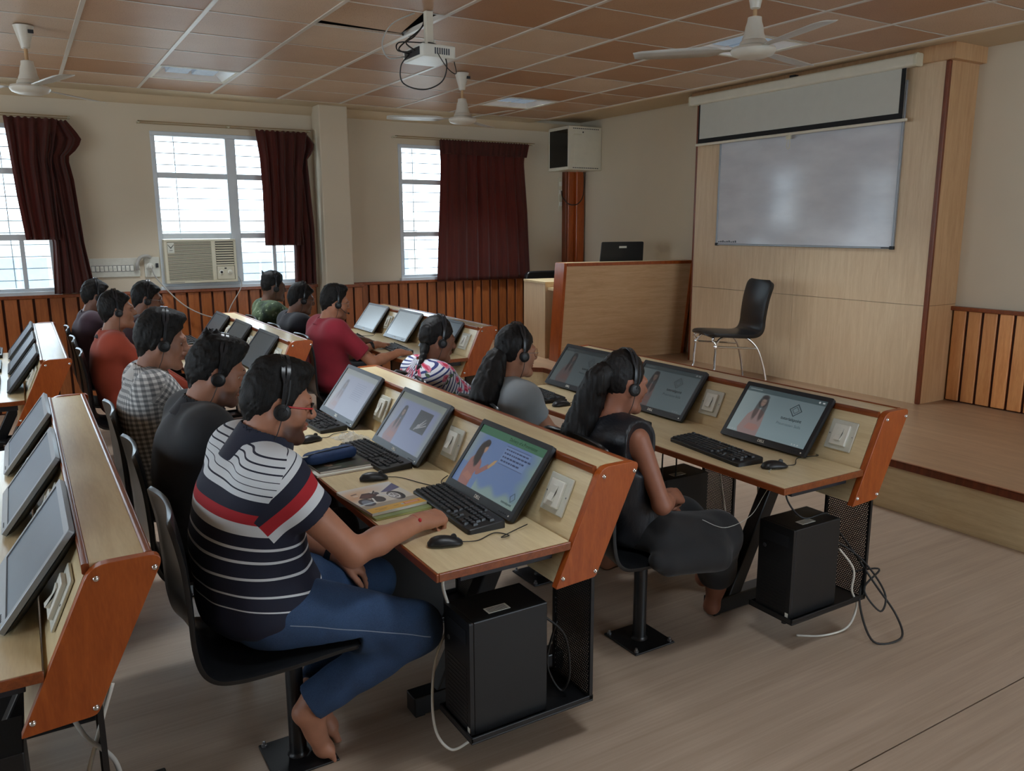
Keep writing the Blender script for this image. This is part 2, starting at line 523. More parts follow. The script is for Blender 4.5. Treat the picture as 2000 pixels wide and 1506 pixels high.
# ceiling lights: white tray with mirror reflector sides and two covered lamps
M_REFL = plain('white_reflector', (.88, .90, .92, 1), .2, .1, var=.02)
M_LENS = plain('prismatic_lens', C(150, 170, 190), .2, var=.2, scale=60, bmp=.4)
lamp_places = ['over the front window desks', 'beyond the hanging projector', 'behind the fan near the white board',
               'in the middle of the room', 'by the left windows', 'at the left side of the room', 'unseen above the camera, added to light the near desks', 'unseen behind the camera on the right, added to light the near floor']
LAMP_W = 7.5
M_LAMP = emit_mat('lamp_lens', (.62, .80, 1.0, 1), .10)
def ceiling_light(cx, cy, where):
    t = thing('ceiling_light', 'square recessed ceiling light with bright reflector, ' + where, 'light', (cx, cy, ZC), group=None)
    a, b = TPX / 2 - .012, TPY / 2 - .012
    fr = MB()
    for (x0, x1, y0, y1) in ((-a, a, -b, -b + .02), (-a, a, b - .02, b), (-a, -a + .02, -b + .02, b - .02), (a - .02, a, -b + .02, b - .02)):
        fr.box(x0, x1, y0, y1, -.003, .01)
    fr.build('frame', M_OFFWHITE, t)
    rf = MB()
    i, k = a - .02, b - .02
    q = [[(-i, -k, .004), (i, -k, .004), (i, k, .004), (-i, k, .004)], [(-i * .62, -k * .66, .075), (i * .62, -k * .66, .075), (i * .62, k * .66, .075), (-i * .62, k * .66, .075)]]
    rf.grid(q, closed_u=True)
    rf.build('reflector', M_REFL, t)
    MB().box(-i * .64, i * .64, -k * .68, k * .68, .072, .09).build('tray', M_OFFWHITE, t)
    for s in (-1, 1):
        MB().box(s * .10 - .085, s * .10 + .085, -.17, .17, .030, .068).build('lens', M_LAMP, t, bevel=.006)
    l = bpy.data.lights.new('ceiling_lamp', 'AREA'); l.shape = 'RECTANGLE'; l.size = .40; l.size_y = .34; l.energy = LAMP_W * (.25 if cy < 2 and cx > 3 else (.50 if cy < 2 else 1.0)); l.color = (.86, .94, 1.0); l.spread = math.radians(95)
    lo = bpy.data.objects.new('ceiling_lamp', l); COL.objects.link(lo); lo.location = (0, 0, .028); setparent(lo, t)
    for sx in (-1, 1):
        l = bpy.data.lights.new('reflector_lamp', 'POINT'); l.energy = .55; l.shadow_soft_size = .012; l.color = (.9, .96, 1.0)
        lo = bpy.data.objects.new('reflector_lamp', l); COL.objects.link(lo); lo.location = (sx * .215, 0, .055); setparent(lo, t)
for (a, b, _), wh in zip(LIGHTS, lamp_places):
    ceiling_light(xs[8 + a] + TPX / 2, ys[9 + b] + TPY / 2, wh)

# ------------------------------------------------------------------ wainscot of pine planks
def wainscot(name, p0, p1, z0, z1, nrm, side):
    M_PL = M_PINE if side == 'f' else M_PINE_DARK
    """planks from p0 to p1 (2-D), standing proud of the wall towards nrm"""
    p0 = Vector(p0); p1 = Vector(p1); L = (p1 - p0).length; d = (p1 - p0) / L; nrm = Vector(nrm)
    ang = math.atan2(d.y, d.x)
    root = MB().box(0, L, -.004, .004, z0, z1).build(name, M_GAP, loc=(p0.x, p0.y, 0), rot=(0, 0, ang))
    struct(root)
    loc_n = 1 if (Matrix.Rotation(-ang, 2) @ nrm).y > 0 else -1
    pw = .096; n = max(1, round(L / (pw + .020))); step = L / n
    ya, yb = (.003, .022) if loc_n > 0 else (-.022, -.003)
    pl = MB().box(-step / 2 + .010, step / 2 - .010, ya, yb, z0 + .012, z1 - .03).mesh('plank', M_PL)
    for i in range(n):
        link(pl, 'plank', root, loc=((i + .5) * step, 0, 0), bevel=.004, seg=1)
    yr = (-.004, .040) if loc_n > 0 else (-.040, .004)
    MB().box(-.01, L + .01, yr[0], yr[1], z1 - .03, z1).build('top_rail', M_BROWN_Y, root, bevel=.006)
    return root
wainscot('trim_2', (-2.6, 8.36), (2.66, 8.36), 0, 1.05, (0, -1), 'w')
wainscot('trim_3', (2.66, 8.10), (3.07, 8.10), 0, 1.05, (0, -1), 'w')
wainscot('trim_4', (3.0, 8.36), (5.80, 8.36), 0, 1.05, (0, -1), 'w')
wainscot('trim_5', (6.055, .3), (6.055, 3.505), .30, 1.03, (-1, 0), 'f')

# ------------------------------------------------------------------ windows
def window(idx, x0, x1, mull, sub):
    """pale steel window: outer frame, transoms, mullions, panes, grille bars outside"""
    w = bpy.data.objects.new('window_%d' % idx, None); COL.objects.link(w); w.location = (x0, 8.40, WZ0); struct(w)
    L, H = x1 - x0, WZ1 - WZ0
    f = .04; d0, d1 = -.03, .03
    MB().box(0, L, d0, d1, H - f, H).box(0, L, d0, d1, 0, f).box(0, f, d0, d1, f, H - f).box(L - f, L, d0, d1, f, H - f).build('frame', M_FRAME, w, bevel=.004)
    z1, z2 = 1.555 - WZ0, 2.12 - WZ0
    m0, m1 = mull[0] - x0, mull[1] - x0
    MB().box(m0, m1, d0 - .01, d1, f, H - f).build('mullion', M_FRAME, w, bevel=.004)
    cells = []
    for (a, b) in ((f, m0), (m1, L - f)):
        for z in (z1, z2):
            MB().box(a, b, d0 + .004, d1, z - .026, z + .026).build('transom', M_FRAME, w, bevel=.004)
        zz = [f, z1 - .026, z1 + .026, z2 - .026, z2 + .026, H - f]
        for k in (0, 2, 4): cells.append((a, b, zz[k], zz[k + 1]))
    for s_ in sub:
        sx = s_ - x0
        MB().box(sx - .018, sx + .018, d0 + .006, d1, f, z1 - .026).build('mullion', M_FRAME, w, bevel=.003)
    for (a, b, za, zb) in cells:
        if idx == 3 and a < .1 and za < .1: continue      # the air conditioner fills this light
        MB().box(a, b, .004, .008, za, zb).build('pane', M_GLASS, w)
    # sill
    MB().box(-.02, L + .02, -.07, -.03, -.03, .012).build('sill', M_FRAME, w, bevel=.004)
    # grille outside
    k = 1
    while k * .105 < H:
        MB().box(0, L, .10, .108, k * .105 - .004, k * .105 + .004).build('grille_bar', M_GRILLE, w); k += 1
    for gx in np.arange(.22, L, .5):
        MB().box(gx - .004, gx + .004, .094, .10, 0, H).build('grille_bar', M_GRILLE, w)
    return w
window(1, -3.6, -2.2, (-2.95, -2.84), [])
window(2, -1.25, .30, (-.58, -.47), [.05])
window(3, 1.165, 2.50, (1.83, 1.925), [2.25])
window(4, 3.64, 5.20, (4.30, 4.41), [4.8])
# outside: pale ground and a plain building across the way
struct(MB().box(-30, 40, 9.2, 60, -4.2, -4.0).build('ground_outside', plain('pale_paving', C(200, 196, 190), .9)))
bl = thing('building', 'pale concrete building seen bleached through the windows', 'building', (5, 24, -4))
MB().box(-6, 6, 0, 6, 0, 5.6).box(-6.3, 6.3, -.3, 6.3, 5.6, 5.9).build('wall', plain('bleached_render', C(224, 220, 212), .9), bl)
M_DKGL = plain('dark_pane', C(128, 138, 150), .3)
for i in range(6):
    for z in (1.0, 3.6):
        fr = MB().box(-.75, .75, -.06, .02, 0, 1.4).build('window', M_FRAME, bl, loc=(-5 + i * 2, 0, z))
        MB().box(-.65, -.04, -.08, -.055, .1, 1.3).box(.04, .65, -.08, -.055, .1, 1.3).build('pane', M_DKGL, fr)

# ------------------------------------------------------------------ stage
stage_poly = [(4.215, .2), (4.215, 6.38), (3.86, 6.74), (3.86, 8.33), (XR, 8.33), (XR, .2)]
st = struct(MB().prism(stage_poly, 'z', 0, .30).build('trim_6', M_LAM_Y))
MB().prism([(4.2, .2), (4.2, 6.375), (3.845, 6.735), (3.845, 8.33), (XR, 8.33), (XR, .2)], 'z', .3005, .303).build('stage_surface', wood('stage_vinyl', C(142, 114, 88), C(166, 136, 108), (9, .6, 1), 2.0, .35, bmp=.02), st)
ed = [(4.2, .2), (4.2, 6.375), (3.845, 6.735), (3.845, 8.33), (3.865, 8.33), (3.865, 6.745), (4.22, 6.385), (4.22, .2)]
MB().prism(ed, 'z', .262, .304).build('edge_strip', M_DKTRIM, st)

# panelled box behind the white board
BX, BY0, BY1, BZ1 = 5.71, 3.51, 5.985, 2.765
pb = struct(MB().box(BX + .014, XR, BY0 + .014, BY1, .30, BZ1).build('trim_7', M_GAP))
zj, yj = 1.045, 4.735
for (y0, y1, z0, z1) in ((BY0 + .03, yj - .001, .303, zj - .0015), (yj + .001, BY1 - .02, .303, zj - .0015), (BY0 + .03, yj - .001, zj + .0015, BZ1), (yj + .001, BY1 - .02, zj + .0015, BZ1)):
    MB().box(BX, BX + .014, y0, y1, z0, z1).build('panel', M_LAM_Z, pb)
for (z0, z1) in ((.303, zj - .0015), (zj + .0015, BZ1)):
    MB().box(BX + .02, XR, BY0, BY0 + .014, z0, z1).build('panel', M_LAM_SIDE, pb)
MB().box(BX - .006, BX + .022, BY0 - .006, BY0 + .03, .302, BZ1).build('corner_strip', M_DKTRIM, pb, bevel=.008)
MB().box(BX - .004, BX + .014, BY1 - .02, BY1 + .004, .302, BZ1).build('corner_strip', M_DKTRIM, pb, bevel=.004)
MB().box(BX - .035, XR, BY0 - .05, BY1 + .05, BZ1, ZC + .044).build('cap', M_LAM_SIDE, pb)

# wooden pipe boxing in the corner
tr = struct(MB().box(5.83, 5.92, 8.29, 8.38, .3, 2.30).build('trim_8', M_BROWN, bevel=.006))
MB().box(5.925, 6.045, 8.25, 8.38, .3, 2.30).build('boxing_board', M_BROWN, tr, bevel=.008)
MB().box(5.80, 5.83, 8.30, 8.38, .3, 2.30).build('boxing_strip', M_DKTRIM, tr, bevel=.004)
# ------------------------------------------------------------------ pictures painted in code (screens, covers)
class Img:
    def __init__(s, w, h, bg):
        s.w, s.h = w, h
        s.a = np.zeros((h, w, 3), np.float32); s.a[:] = np.array(bg, np.float32) / 255
        yy, xx = np.mgrid[0:h, 0:w]
        s.x = ((xx + .5) / w * s.w / s.h).astype(np.float32); s.y = ((yy + .5) / h).astype(np.float32)   # units of the height
    def mix(s, m, col, al=1.0):
        m = (np.clip(m, 0, 1) * al)[..., None]
        s.a = s.a * (1 - m) + np.array(col, np.float32) / 255 * m
    def ell(s, cx, cy, rx, ry, col, al=1, rot=0, soft=.01):
        dx, dy = s.x - cx, s.y - cy
        c, q = math.cos(rot), math.sin(rot)
        u, v = (dx * c + dy * q) / rx, (-dx * q + dy * c) / ry
        d = (np.sqrt(u * u + v * v) - 1) * min(rx, ry)
        s.mix(.5 - d / soft, col, al)
    def ring(s, cx, cy, r, wd, col, al=1, soft=.01, sy=1):
        d = np.abs(np.hypot(s.x - cx, (s.y - cy) / sy) - r) - wd
        s.mix(.5 - d / soft, col, al)
    def line(s, x0, y0, x1, y1, wd, col, al=1, soft=.008):
        L2 = (x1 - x0) ** 2 + (y1 - y0) ** 2 + 1e-9
        t = np.clip(((s.x - x0) * (x1 - x0) + (s.y - y0) * (y1 - y0)) / L2, 0, 1)
        d = np.hypot(s.x - x0 - t * (x1 - x0), s.y - y0 - t * (y1 - y0)) - wd
        s.mix(.5 - d / soft, col, al)
    def poly(s, pts, col, al=1):
        inside = np.zeros(s.x.shape, bool); k = len(pts)
        for i in range(k):
            (x0, y0), (x1, y1) = pts[i], pts[(i + 1) % k]
            if y0 == y1: continue
            cond = ((y0 > s.y) != (y1 > s.y)) & (s.x < (x1 - x0) * (s.y - y0) / (y1 - y0) + x0)
            inside ^= cond
        s.mix(inside.astype(np.float32), col, al)
    def rect(s, x0, y0, x1, y1, col, al=1):
        s.poly([(x0, y0), (x1, y0), (x1, y1), (x0, y1)], col, al)
    def blur(s, n=1):
        for _ in range(n):
            p = np.pad(s.a, ((1, 1), (1, 1), (0, 0)), 'edge')
            s.a = (p[:-2, 1:-1] + p[2:, 1:-1] + p[1:-1, :-2] + p[1:-1, 2:] + 2 * p[1:-1, 1:-1]) / 6
    def image(s, name):
        im = bpy.data.images.new(name, s.w, s.h)
        buf = np.ones((s.h, s.w, 4), np.float32); buf[..., :3] = np.clip(s.a, 0, 1)
        im.pixels.foreach_set(buf.ravel()); im.update(); im.pack()
        return im

def img_mat(name, im, emit=0, rough=.3, base=1.0):
    mt, nt, b = newmat(name)
    t = nt.nodes.new('ShaderNodeTexImage'); t.image = im; t.extension = 'EXTEND'
    uv = nt.nodes.new('ShaderNodeUVMap'); uv.uv_map = 'UVMap'
    nt.links.new(uv.outputs[0], t.inputs[0])
    if emit:
        b.inputs['Base Color'].default_value = (.012, .013, .015, 1)
        nt.links.new(t.outputs[0], b.inputs['Emission Color']); b.inputs['Emission Strength'].default_value = emit
    else:
        nt.links.new(t.outputs[0], b.inputs['Base Color'])
    b.inputs['Roughness'].default_value = rough
    return mt

def pic_quad(name, pts, mat, parent, loc=None):
    """one flat picture: four corners (bottom-left, bottom-right, top-right, top-left)"""
    me = bpy.data.meshes.new(name); me.from_pydata([tuple(p) for p in pts], [], [(0, 1, 2, 3)])
    uvl = me.uv_layers.new(name='UVMap')
    for i, uv in enumerate(((0, 0), (1, 0), (1, 1), (0, 1))): uvl.data[i].uv = uv
    me.materials.append(mat)
    return link(me, name, parent, loc=loc)

def presenter(im, x, sc, fade, pointing=False):
    """a presenter in a pink jacket with long dark hair, as the lessons on the monitors show"""
    def e(cx, cy, rx, ry, col, al=1, rot=0): im.ell(x + cx * sc, cy * sc + (1 - sc) * 0, rx * sc, ry * sc, col, al * fade, rot, .02)
    jk = (172, 116, 108)
    def pl(pts, col, al=1): im.poly([(x + a * sc, b * sc) for a, b in pts], col, al * fade)
    if pointing:
        pl([(-.16, .0), (.16, .0), (.15, .25), (.17, .52), (.06, .60), (-.08, .60), (-.17, .50), (-.2, .2)], jk)
        pl([(.12, .56), (.20, .50), (.27, .30), (.20, .26), (.10, .40)], jk)
        pl([(.20, .26), (.27, .27), (.47, .45), (.41, .53), (.24, .38)], jk)
        pl([(.42, .48), (.47, .44), (.57, .56), (.60, .66), (.52, .62)], (206, 168, 120))
        pl([(-.14, .16), (.10, .10), (.17, .17), (.13, .21), (-.06, .26)], (190, 130, 112))
        e(.05, .80, .10, .13, (52, 44, 42)); e(.02, .62, .085, .24, (52, 44, 42), 1, .12); e(-.05, .66, .06, .2, (56, 48, 44))
        e(.115, .76, .045, .08, (196, 156, 130)); e(.07, .86, .085, .07, (52, 44, 42))
    else:
        pl([(-.24, 0), (.2, 0), (.19, .25), (.15, .50), (.03, .57), (-.10, .57), (-.22, .42), (-.3, .1)], jk)
        e(0, .74, .105, .14, (52, 44, 44)); e(-.07, .55, .055, .22, (54, 46, 44)); e(.08, .55, .055, .22, (54, 46, 44))
        e(.005, .725, .058, .082, (198, 160, 138)); e(0, .845, .085, .05, (52, 44, 44))
        e(-.02, .735, .01, .006, (60, 44, 40)); e(.03, .735, .01, .006, (60, 44, 40)); e(.005, .675, .018, .007, (160, 90, 86))
        pl([(-.16, .12), (.1, .1), (.17, .18), (.1, .24), (-.1, .24)], (186, 124, 110))

def screen_title(k):
    """opening frame of the lesson: presenter, diamond mark, words"""
    im = Img(480, 270, (150, 172, 178))
    g = np.clip((im.y - .15) * .9, 0, 1)[..., None]
    im.a = im.a * (1 - g * .25)
    im.mix(np.clip(1.2 - im.x * 1.6, 0, 1), (176, 190, 188), .5)
    im.rect(0, .90, 2, 1, (70, 88, 92), .8)
    presenter(im, .50, .98, .58)
    im.ell(1.62, .955, .02, .02, (230, 235, 235)); im.rect(1.68, .94, 1.73, .965, (230, 235, 235))
    for i in range(3): im.ell(1.50 + .06 * i, .045, .013, .013, (220, 226, 226))
    for i in range(3): im.ell(.06 + .06 * i, .045, .011, .011, (220, 226, 226), .7)
    im.rect(.05, .945, .34, .962, (190, 200, 202), .6)
    cx, cy = 1.24, .70
    for (r, w) in ((.125, .007), (.07, .004)):
        q = [(cx, cy - r), (cx + r, cy), (cx, cy + r), (cx - r, cy)]
        for i in range(4): im.line(*q[i], *q[(i + 1) % 4], w, (44, 56, 62))
    im.blur(1)
    return im
def screen_point():
    im = Img(480, 270, (118, 146, 196))
    im.mix(np.clip((im.x - 1.5) * 3.2 + .1 * np.sin(im.y * 23), 0, 1), (150, 182, 160), .9)
    im.mix(np.clip(.9 - im.x * 3.2, 0, 1) * (im.y > .35), (172, 186, 174), .8)
    im.mix(np.clip((.16 + .05 * np.sin(im.x * 14) - im.y) * 12, 0, 1) * (im.x > .6), (158, 184, 172), .85)
    im.rect(0, .87, 2, 1, (74, 128, 98))
    presenter(im, .32, .86, 1.0, True)
    im.rect(.86, .53, 1.52, .83, (150, 176, 220), .5)
    for y in (.825, .535): im.line(.87, y, 1.51, y, .003, (40, 54, 92))
    rnd = random.Random(4)
    for r, ln in enumerate((.60, .62, .56, .42)):
        x = .89
        while x < .89 + ln:
            wd = rnd.uniform(.03, .08); im.rect(x, .765 - r * .062, x + wd, .790 - r * .062, (44, 58, 98), .85); x += wd + .016
    q = [(1.62, .10), (1.68, .17), (1.62, .24), (1.56, .17)]
    for i in range(4): im.line(*q[i], *q[(i + 1) % 4], .004, (40, 60, 66))
    im.blur(1)
    return im
def screen_photo():
    im = Img(480, 270, (150, 160, 198))
    im.mix(np.clip(.8 - im.x * 2.2, 0, 1), (178, 184, 178), .8)
    im.mix(np.clip((im.y - .86) * 30, 0, 1), (150, 158, 142), .9)
    im.mix(np.clip((im.x - 1.55) * 6, 0, 1), (160, 170, 160), .7)
    presenter(im, .42, .86, .72)
    im.rect(.96, .38, 1.48, .80, (74, 74, 78))
    for i in range(5): im.line(1.16, .45, 1.22 + .05 * i, .56 + .05 * (2 - abs(i - 2)), .010, (190, 192, 196))
    im.ell(1.18, .50, .05, .04, (180, 182, 188)); im.line(1.10, .42, 1.18, .5, .02, (170, 172, 178))
    im.blur(1)
    return im
def screen_text():
    im = Img(480, 270, (176, 182, 204))
    im.mix(np.clip(.9 - im.x * 1.8, 0, 1), (192, 194, 188), .8)
    im.mix(np.clip((im.y - .86) * 30, 0, 1), (168, 174, 168), .8)
    presenter(im, .40, .86, .28)
    for i in range(9): im.rect(.92, .40 + .045 * i, 1.44, .412 + .045 * i, (140, 148, 176), .8)
    im.blur(1)
    return im

# ------------------------------------------------------------------ desks
ROWX = {'A': 1.388, 'B': 0.0, 'C': -1.38}
NEAR, FAR = 1.87, 5.12
PITCH = .7225
DL = 2.11
HANG = math.radians(37)
def mesh_plate_mat():
    """perforated sheet: round holes in a staggered grid"""
    mt, nt, b = newmat('perforated_sheet')
    b.inputs['Base Color'].default_value = C(24, 24, 26); b.inputs['Roughness'].default_value = .4
    tc = nt.nodes.new('ShaderNodeTexCoord'); sp = nt.nodes.new('ShaderNodeSeparateXYZ')
    nt.links.new(tc.outputs['Object'], sp.inputs[0])
    p = .0085
    row = mathn(nt, 'DIVIDE', sp.outputs['Z'], p)
    odd = mathn(nt, 'MULTIPLY', mathn(nt, 'MODULO', mathn(nt, 'FLOOR', row), 2), .5)
    u = mathn(nt, 'FRACT', mathn(nt, 'ADD', mathn(nt, 'DIVIDE', sp.outputs['Y'], p), odd))
    w = mathn(nt, 'FRACT', row)
    du = mathn(nt, 'POWER', mathn(nt, 'SUBTRACT', u, .5), 2); dw = mathn(nt, 'POWER', mathn(nt, 'SUBTRACT', w, .5), 2)
    al = mathn(nt, 'GREATER_THAN', mathn(nt, 'ADD', du, dw), .33 ** 2)
    nt.links.new(al, b.inputs['Alpha'])
    return mt
M_PERF = mesh_plate_mat()
ORD = ['nearest the camera', 'middle', 'farthest']
def build_desk():
    d = thing('computer_desk', 'x', 'desk', (0, 0, 0))
    # worktop with brown edge banding
    MB().box(.897, 1.335, .008, DL - .008, .6765, .700).build('worktop', M_LAM_Y, d)
    e = MB().box(.889, .897, 0, DL, .675, .6995).box(.897, 1.338, 0, .008, .675, .6995).box(.897, 1.338, DL - .008, DL, .675, .6995)
    e.build('edge_banding', M_BROWN_Y, d, bevel=.002)
    # leaning panel the monitors rest on, its twin behind, and the ledge on top
    MB().prism([(1.290, .572), (1.308, .572), (1.455, .898), (1.437, .898)], 'y', .024, DL - .024).build('back_panel', M_LAM_Y, d)
    MB().prism([(1.412, .572), (1.428, .572), (1.577, .898), (1.561, .898)], 'y', .024, DL - .024).build('rear_panel', M_LAM_Y, d)
    MB().box(1.446, 1.556, .024, DL - .024, .897, .913).build('ledge', M_LAM_Y, d)
    MB().prism(rounded([(1.430, .890), (1.446, .890), (1.446, .915), (1.430, .915)], .005, 3), 'y', .022, DL - .022).build('ledge_trim', M_BROWN_Y, d, smooth=40)
    MB().prism(rounded([(1.556, .890), (1.574, .890), (1.574, .917), (1.556, .917)], .006, 3), 'y', .022, DL - .022).build('ledge_trim', M_BROWN_Y, d, smooth=40)
    # end panels with chrome bolts
    pp = rounded([(1.282, .560), (1.430, .568), (1.598, .916), (1.446, .916)], [.004, .012, .035, .035], 5)
    for (y0, y1, s) in ((-.004, .022, -1), (DL - .022, DL + .004, 1)):
        p = MB().prism(pp, 'y', y0, y1).build('end_panel', M_BROWN, d, bevel=.006)
        for (x, z) in ((1.455, .886), (1.573, .886), (1.307, .590), (1.428, .587)):
            yy = y0 if s < 0 else y1
            r = MB().lathe([(.0075, 0), (.0072, .002), (.005, .005), (.0015, .0065)], 12, M=Matrix.Translation((x, yy, z)) @ Matrix.Rotation(PI / 2 if s < 0 else -PI / 2, 4, 'X'))
            r.build('bolt', M_CHROME, p, smooth=60)
    # steel below: beams, inclined posts on feet
    MB().box(.985, 1.30, .045, .075, .640, .675).build('bracket', M_DARKNAVY, d, bevel=.002)
    MB().box(.985, 1.30, DL - .075, DL - .045, .640, .675).build('bracket', M_DARKNAVY, d, bevel=.002)
    MB().box(1.20, 1.24, .075, DL - .075, .636, .675).build('beam', M_BLACK, d, bevel=.002)
    for yl in (.44, 1.66):
        lg = MB().prism([(1.075, .07), (1.150, .07), (1.400, .572), (1.325, .572)], 'y', yl - .03, yl + .03).build('leg', M_BLACK, d, bevel=.006)
        MB().box(.99, 1.60, yl - .034, yl + .034, .004, .074).build('foot', M_BLACK, lg, bevel=.005)
        for fx in (.995, 1.56): MB().box(fx, fx + .035, yl - .03, yl + .03, 0, .006).build('foot_pad', M_BLACKPL, lg)
    # three hanging tower holders, three switch plates
    for k in range(3):
        y = .018 + k * PITCH
        h = MB().box(1.00, 1.445, y, y + .215, .128, .134).box(1.00, 1.445, y, y + .006, .134, .150).box(1.00, 1.006, y, y + .215, .134, .150).box(1.00, 1.445, y + .209, y + .215, .134, .150).build('tower_holder', M_BLACK, d, bevel=.0015)
        MB().box(1.436, 1.438, y + .010, y + .205, .134, .60).build('perforated_plate', M_PERF, h)
        MB().box(1.430, 1.442, y, y + .010, .134, .60).box(1.430, 1.442, y + .205, y + .215, .134, .60).build('plate_edge', M_BLACK, h)
        MB().lathe([(.011, 0), (.011, .012), (.004, .013), (.004, .02)], 12, M=Matrix.Translation((1.03, y + .06, .108))).build('levelling_knob', M_BLACK, h, smooth=40)
        # plate lies on the leaning panel
        ang = math.atan2(.147, .326)
        yc = (2.016 - NEAR if k == 0 else 2.016 - NEAR + k * PITCH)
        sp = MB().box(-.008, 0, -.060, .060, -.062, .062).build('switch_plate', M_WHITE_OLD, d, bevel=.003, loc=(1.3905, yc, .798), rot=(0, ang, 0))
        MB().box(-.020, -.007, -.036, .036, -.044, .044).build('switch_frame', M_WHITEPL, sp, bevel=.003)
        rk = MB().prism([(-.0205, -.026), (-.0205, .026), (-.025, .026), (-.0225, .0), (-.0315, -.026)], 'y', -.014, .014)
        rk.build('rocker', M_WHITEPL, sp, bevel=.001)
        for s in (-1, 1):
            MB().lathe([(.003, 0), (.0025, .0015)], 8, M=Matrix.Translation((-.008, s * .052, 0)) @ Matrix.Rotation(-PI / 2, 4, 'Y')).build('screw', M_STEEL, sp)
    return d
desk0 = build_desk()
DESKS = {}
for key, lab in (('B0', 'three seat computer desk where the striped shirt man works'),
                 ('A0', 'three seat computer desk nearest the stage, with the ponytail girl at its near end'),
                 ('C0', 'empty three seat computer desk at the lower left edge of the photo'),
                 ('A1', 'far computer desk by the wainscot with two pale glowing silver monitors'),
                 ('B1', 'far computer desk with three dark monitors between orange and red shirts'),
                 ('C1', 'far computer desk at the left edge below the maroon curtain')):
    o = desk0 if key == 'B0' else copy_tree(desk0)
    o.location = (ROWX[key[0]], NEAR if key[1] == '0' else FAR, 0)
    o['label'] = lab; o['group'] = 'rows of computer desks'
    DESKS[key] = o

# ------------------------------------------------------------------ monitors
MW, MH = .462, .278
M_SCR_OFF = plain('dark_screen', C(66, 72, 78), .30, var=.02)
M_SCR_GLARE = plain('glare_tinted_screen', C(104, 118, 132), .38, var=.02)  # switched-off screens, window glare painted into the base colour
def monitor(row, y0, label, style, screen, mark=True):
    """panel lying back against the leaning board; front faces -x, up is +z in its own frame"""
    bez = {'black': M_DARKPL, 'grey': M_GREYPL, 'silver': M_SILVER}[style]
    t = thing('monitor', label, 'monitor', (ROWX[row] + 1.252, y0 + MW / 2, .7125), (0, HANG, 0), 'monitors on the desks')
    hw = MW / 2; b = .019; bb = .030
    fr = MB()
    o = rounded([(-hw, 0), (hw, 0), (hw, MH), (-hw, MH)], .007, 3)
    i = [(-hw + b, bb), (hw - b, bb), (hw - b, MH - b), (-hw + b, MH - b)]
    def near(p):
        return (min(max(p[0], -hw + b), hw - b), min(max(p[1], bb), MH - b))
    inn = [near(p) for p in o]
    rings = [[(.016, *p) for p in o], [(.001, *p) for p in o], [(0, p[0] * .995, p[1]) for p in o], [(0, *p) for p in inn], [(.004, *p) for p in inn]]
    fr.grid(rings, closed_u=True)
    fr.build('bezel', bez, t, smooth=35)
    bk = MB()
    o2 = rounded([(-hw, 0), (hw, 0), (hw, MH), (-hw, MH)], .007, 3)
    r1 = [(.016, *p) for p in o2]; r0 = [(.014, *p) for p in o2]
    r2 = [(.026, p[0] * .97, .02 + p[1] * .88) for p in o2]
    r3 = [(.043, p[0] * .72, .06 + p[1] * .50) for p in o2]
    bk.grid([r0, r1, r2, r3], closed_u=True)
    n = len(o2); bk.f.append(tuple(range(3 * n, 4 * n))); bk.m.append(0)
    bk.f.append(tuple(range(0, n))[::-1]); bk.m.append(0)
    bk.build('housing', M_BLACKPL, t, smooth=35)
    q = [(.0035, hw - b, bb), (.0035, -hw + b, bb), (.0035, -hw + b, MH - b), (.0035, hw - b, MH - b)]
    # seen from the front (-x side) the picture's left is +y
    sc = pic_quad('screen', q, screen, t)
    if mark:
        me = text_mesh('DELL', .017, 'maker_mark', .0004, True); me.materials.append(M_WHITEPL)
        link(me, 'maker_mark', t, loc=(-.0008, 0, bb * .5), rot=(PI / 2, 0, -PI / 2))
    MB().lathe([(.0035, 0), (.003, .001)], 10, M=Matrix.Translation((0, -hw + .022, .012)) @ Matrix.Rotation(-PI / 2, 4, 'Y')).build('power_light', M_WHITEPL, t)
    bt = MB()
    for k in range(4): bt.box(-.0012, .001, -hw + .040 + k * .013, -hw + .046 + k * .013, .010, .014)
    bt.build('buttons', M_BLACKPL, t)
    return t, sc
def screen_words(t, txt, size, u, v, col, bold=False):
    """words on a lit screen: u,v in the screen's own frame (0..1.78, 0..1 of its height)"""
    hw = MW / 2; b = .019; bb = .030; H = MH - b - bb
    me = text_mesh(txt, size * H, 'screen_words', 0, bold)
    me.materials.append(emit_mat('screen_ink', col, 1.0))
    Wd = MW - 2 * b
    link(me, 'screen_words', t, loc=(.0032, hw - b - u / (480 / 270) * Wd, bb + v * H), rot=(PI / 2, 0, -PI / 2))
EM = 0.20
ti = screen_title(0).image('lesson_title')
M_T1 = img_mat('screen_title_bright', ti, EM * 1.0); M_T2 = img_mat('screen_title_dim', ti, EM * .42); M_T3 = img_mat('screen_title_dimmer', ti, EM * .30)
M_PT = img_mat('screen_pointing', screen_point().image('lesson_pointing'), EM)
M_PH = img_mat('screen_photo', screen_photo().image('lesson_photo'), EM * .9)
M_TX = img_mat('screen_text', screen_text().image('lesson_text'), EM * 1.1)
M_GLOW = emit_mat('pale_idle_screen', C(160, 172, 178), .36)
MY = [2.085 - NEAR + k * .7195 for k in range(3)]
ink = C(40, 52, 58)
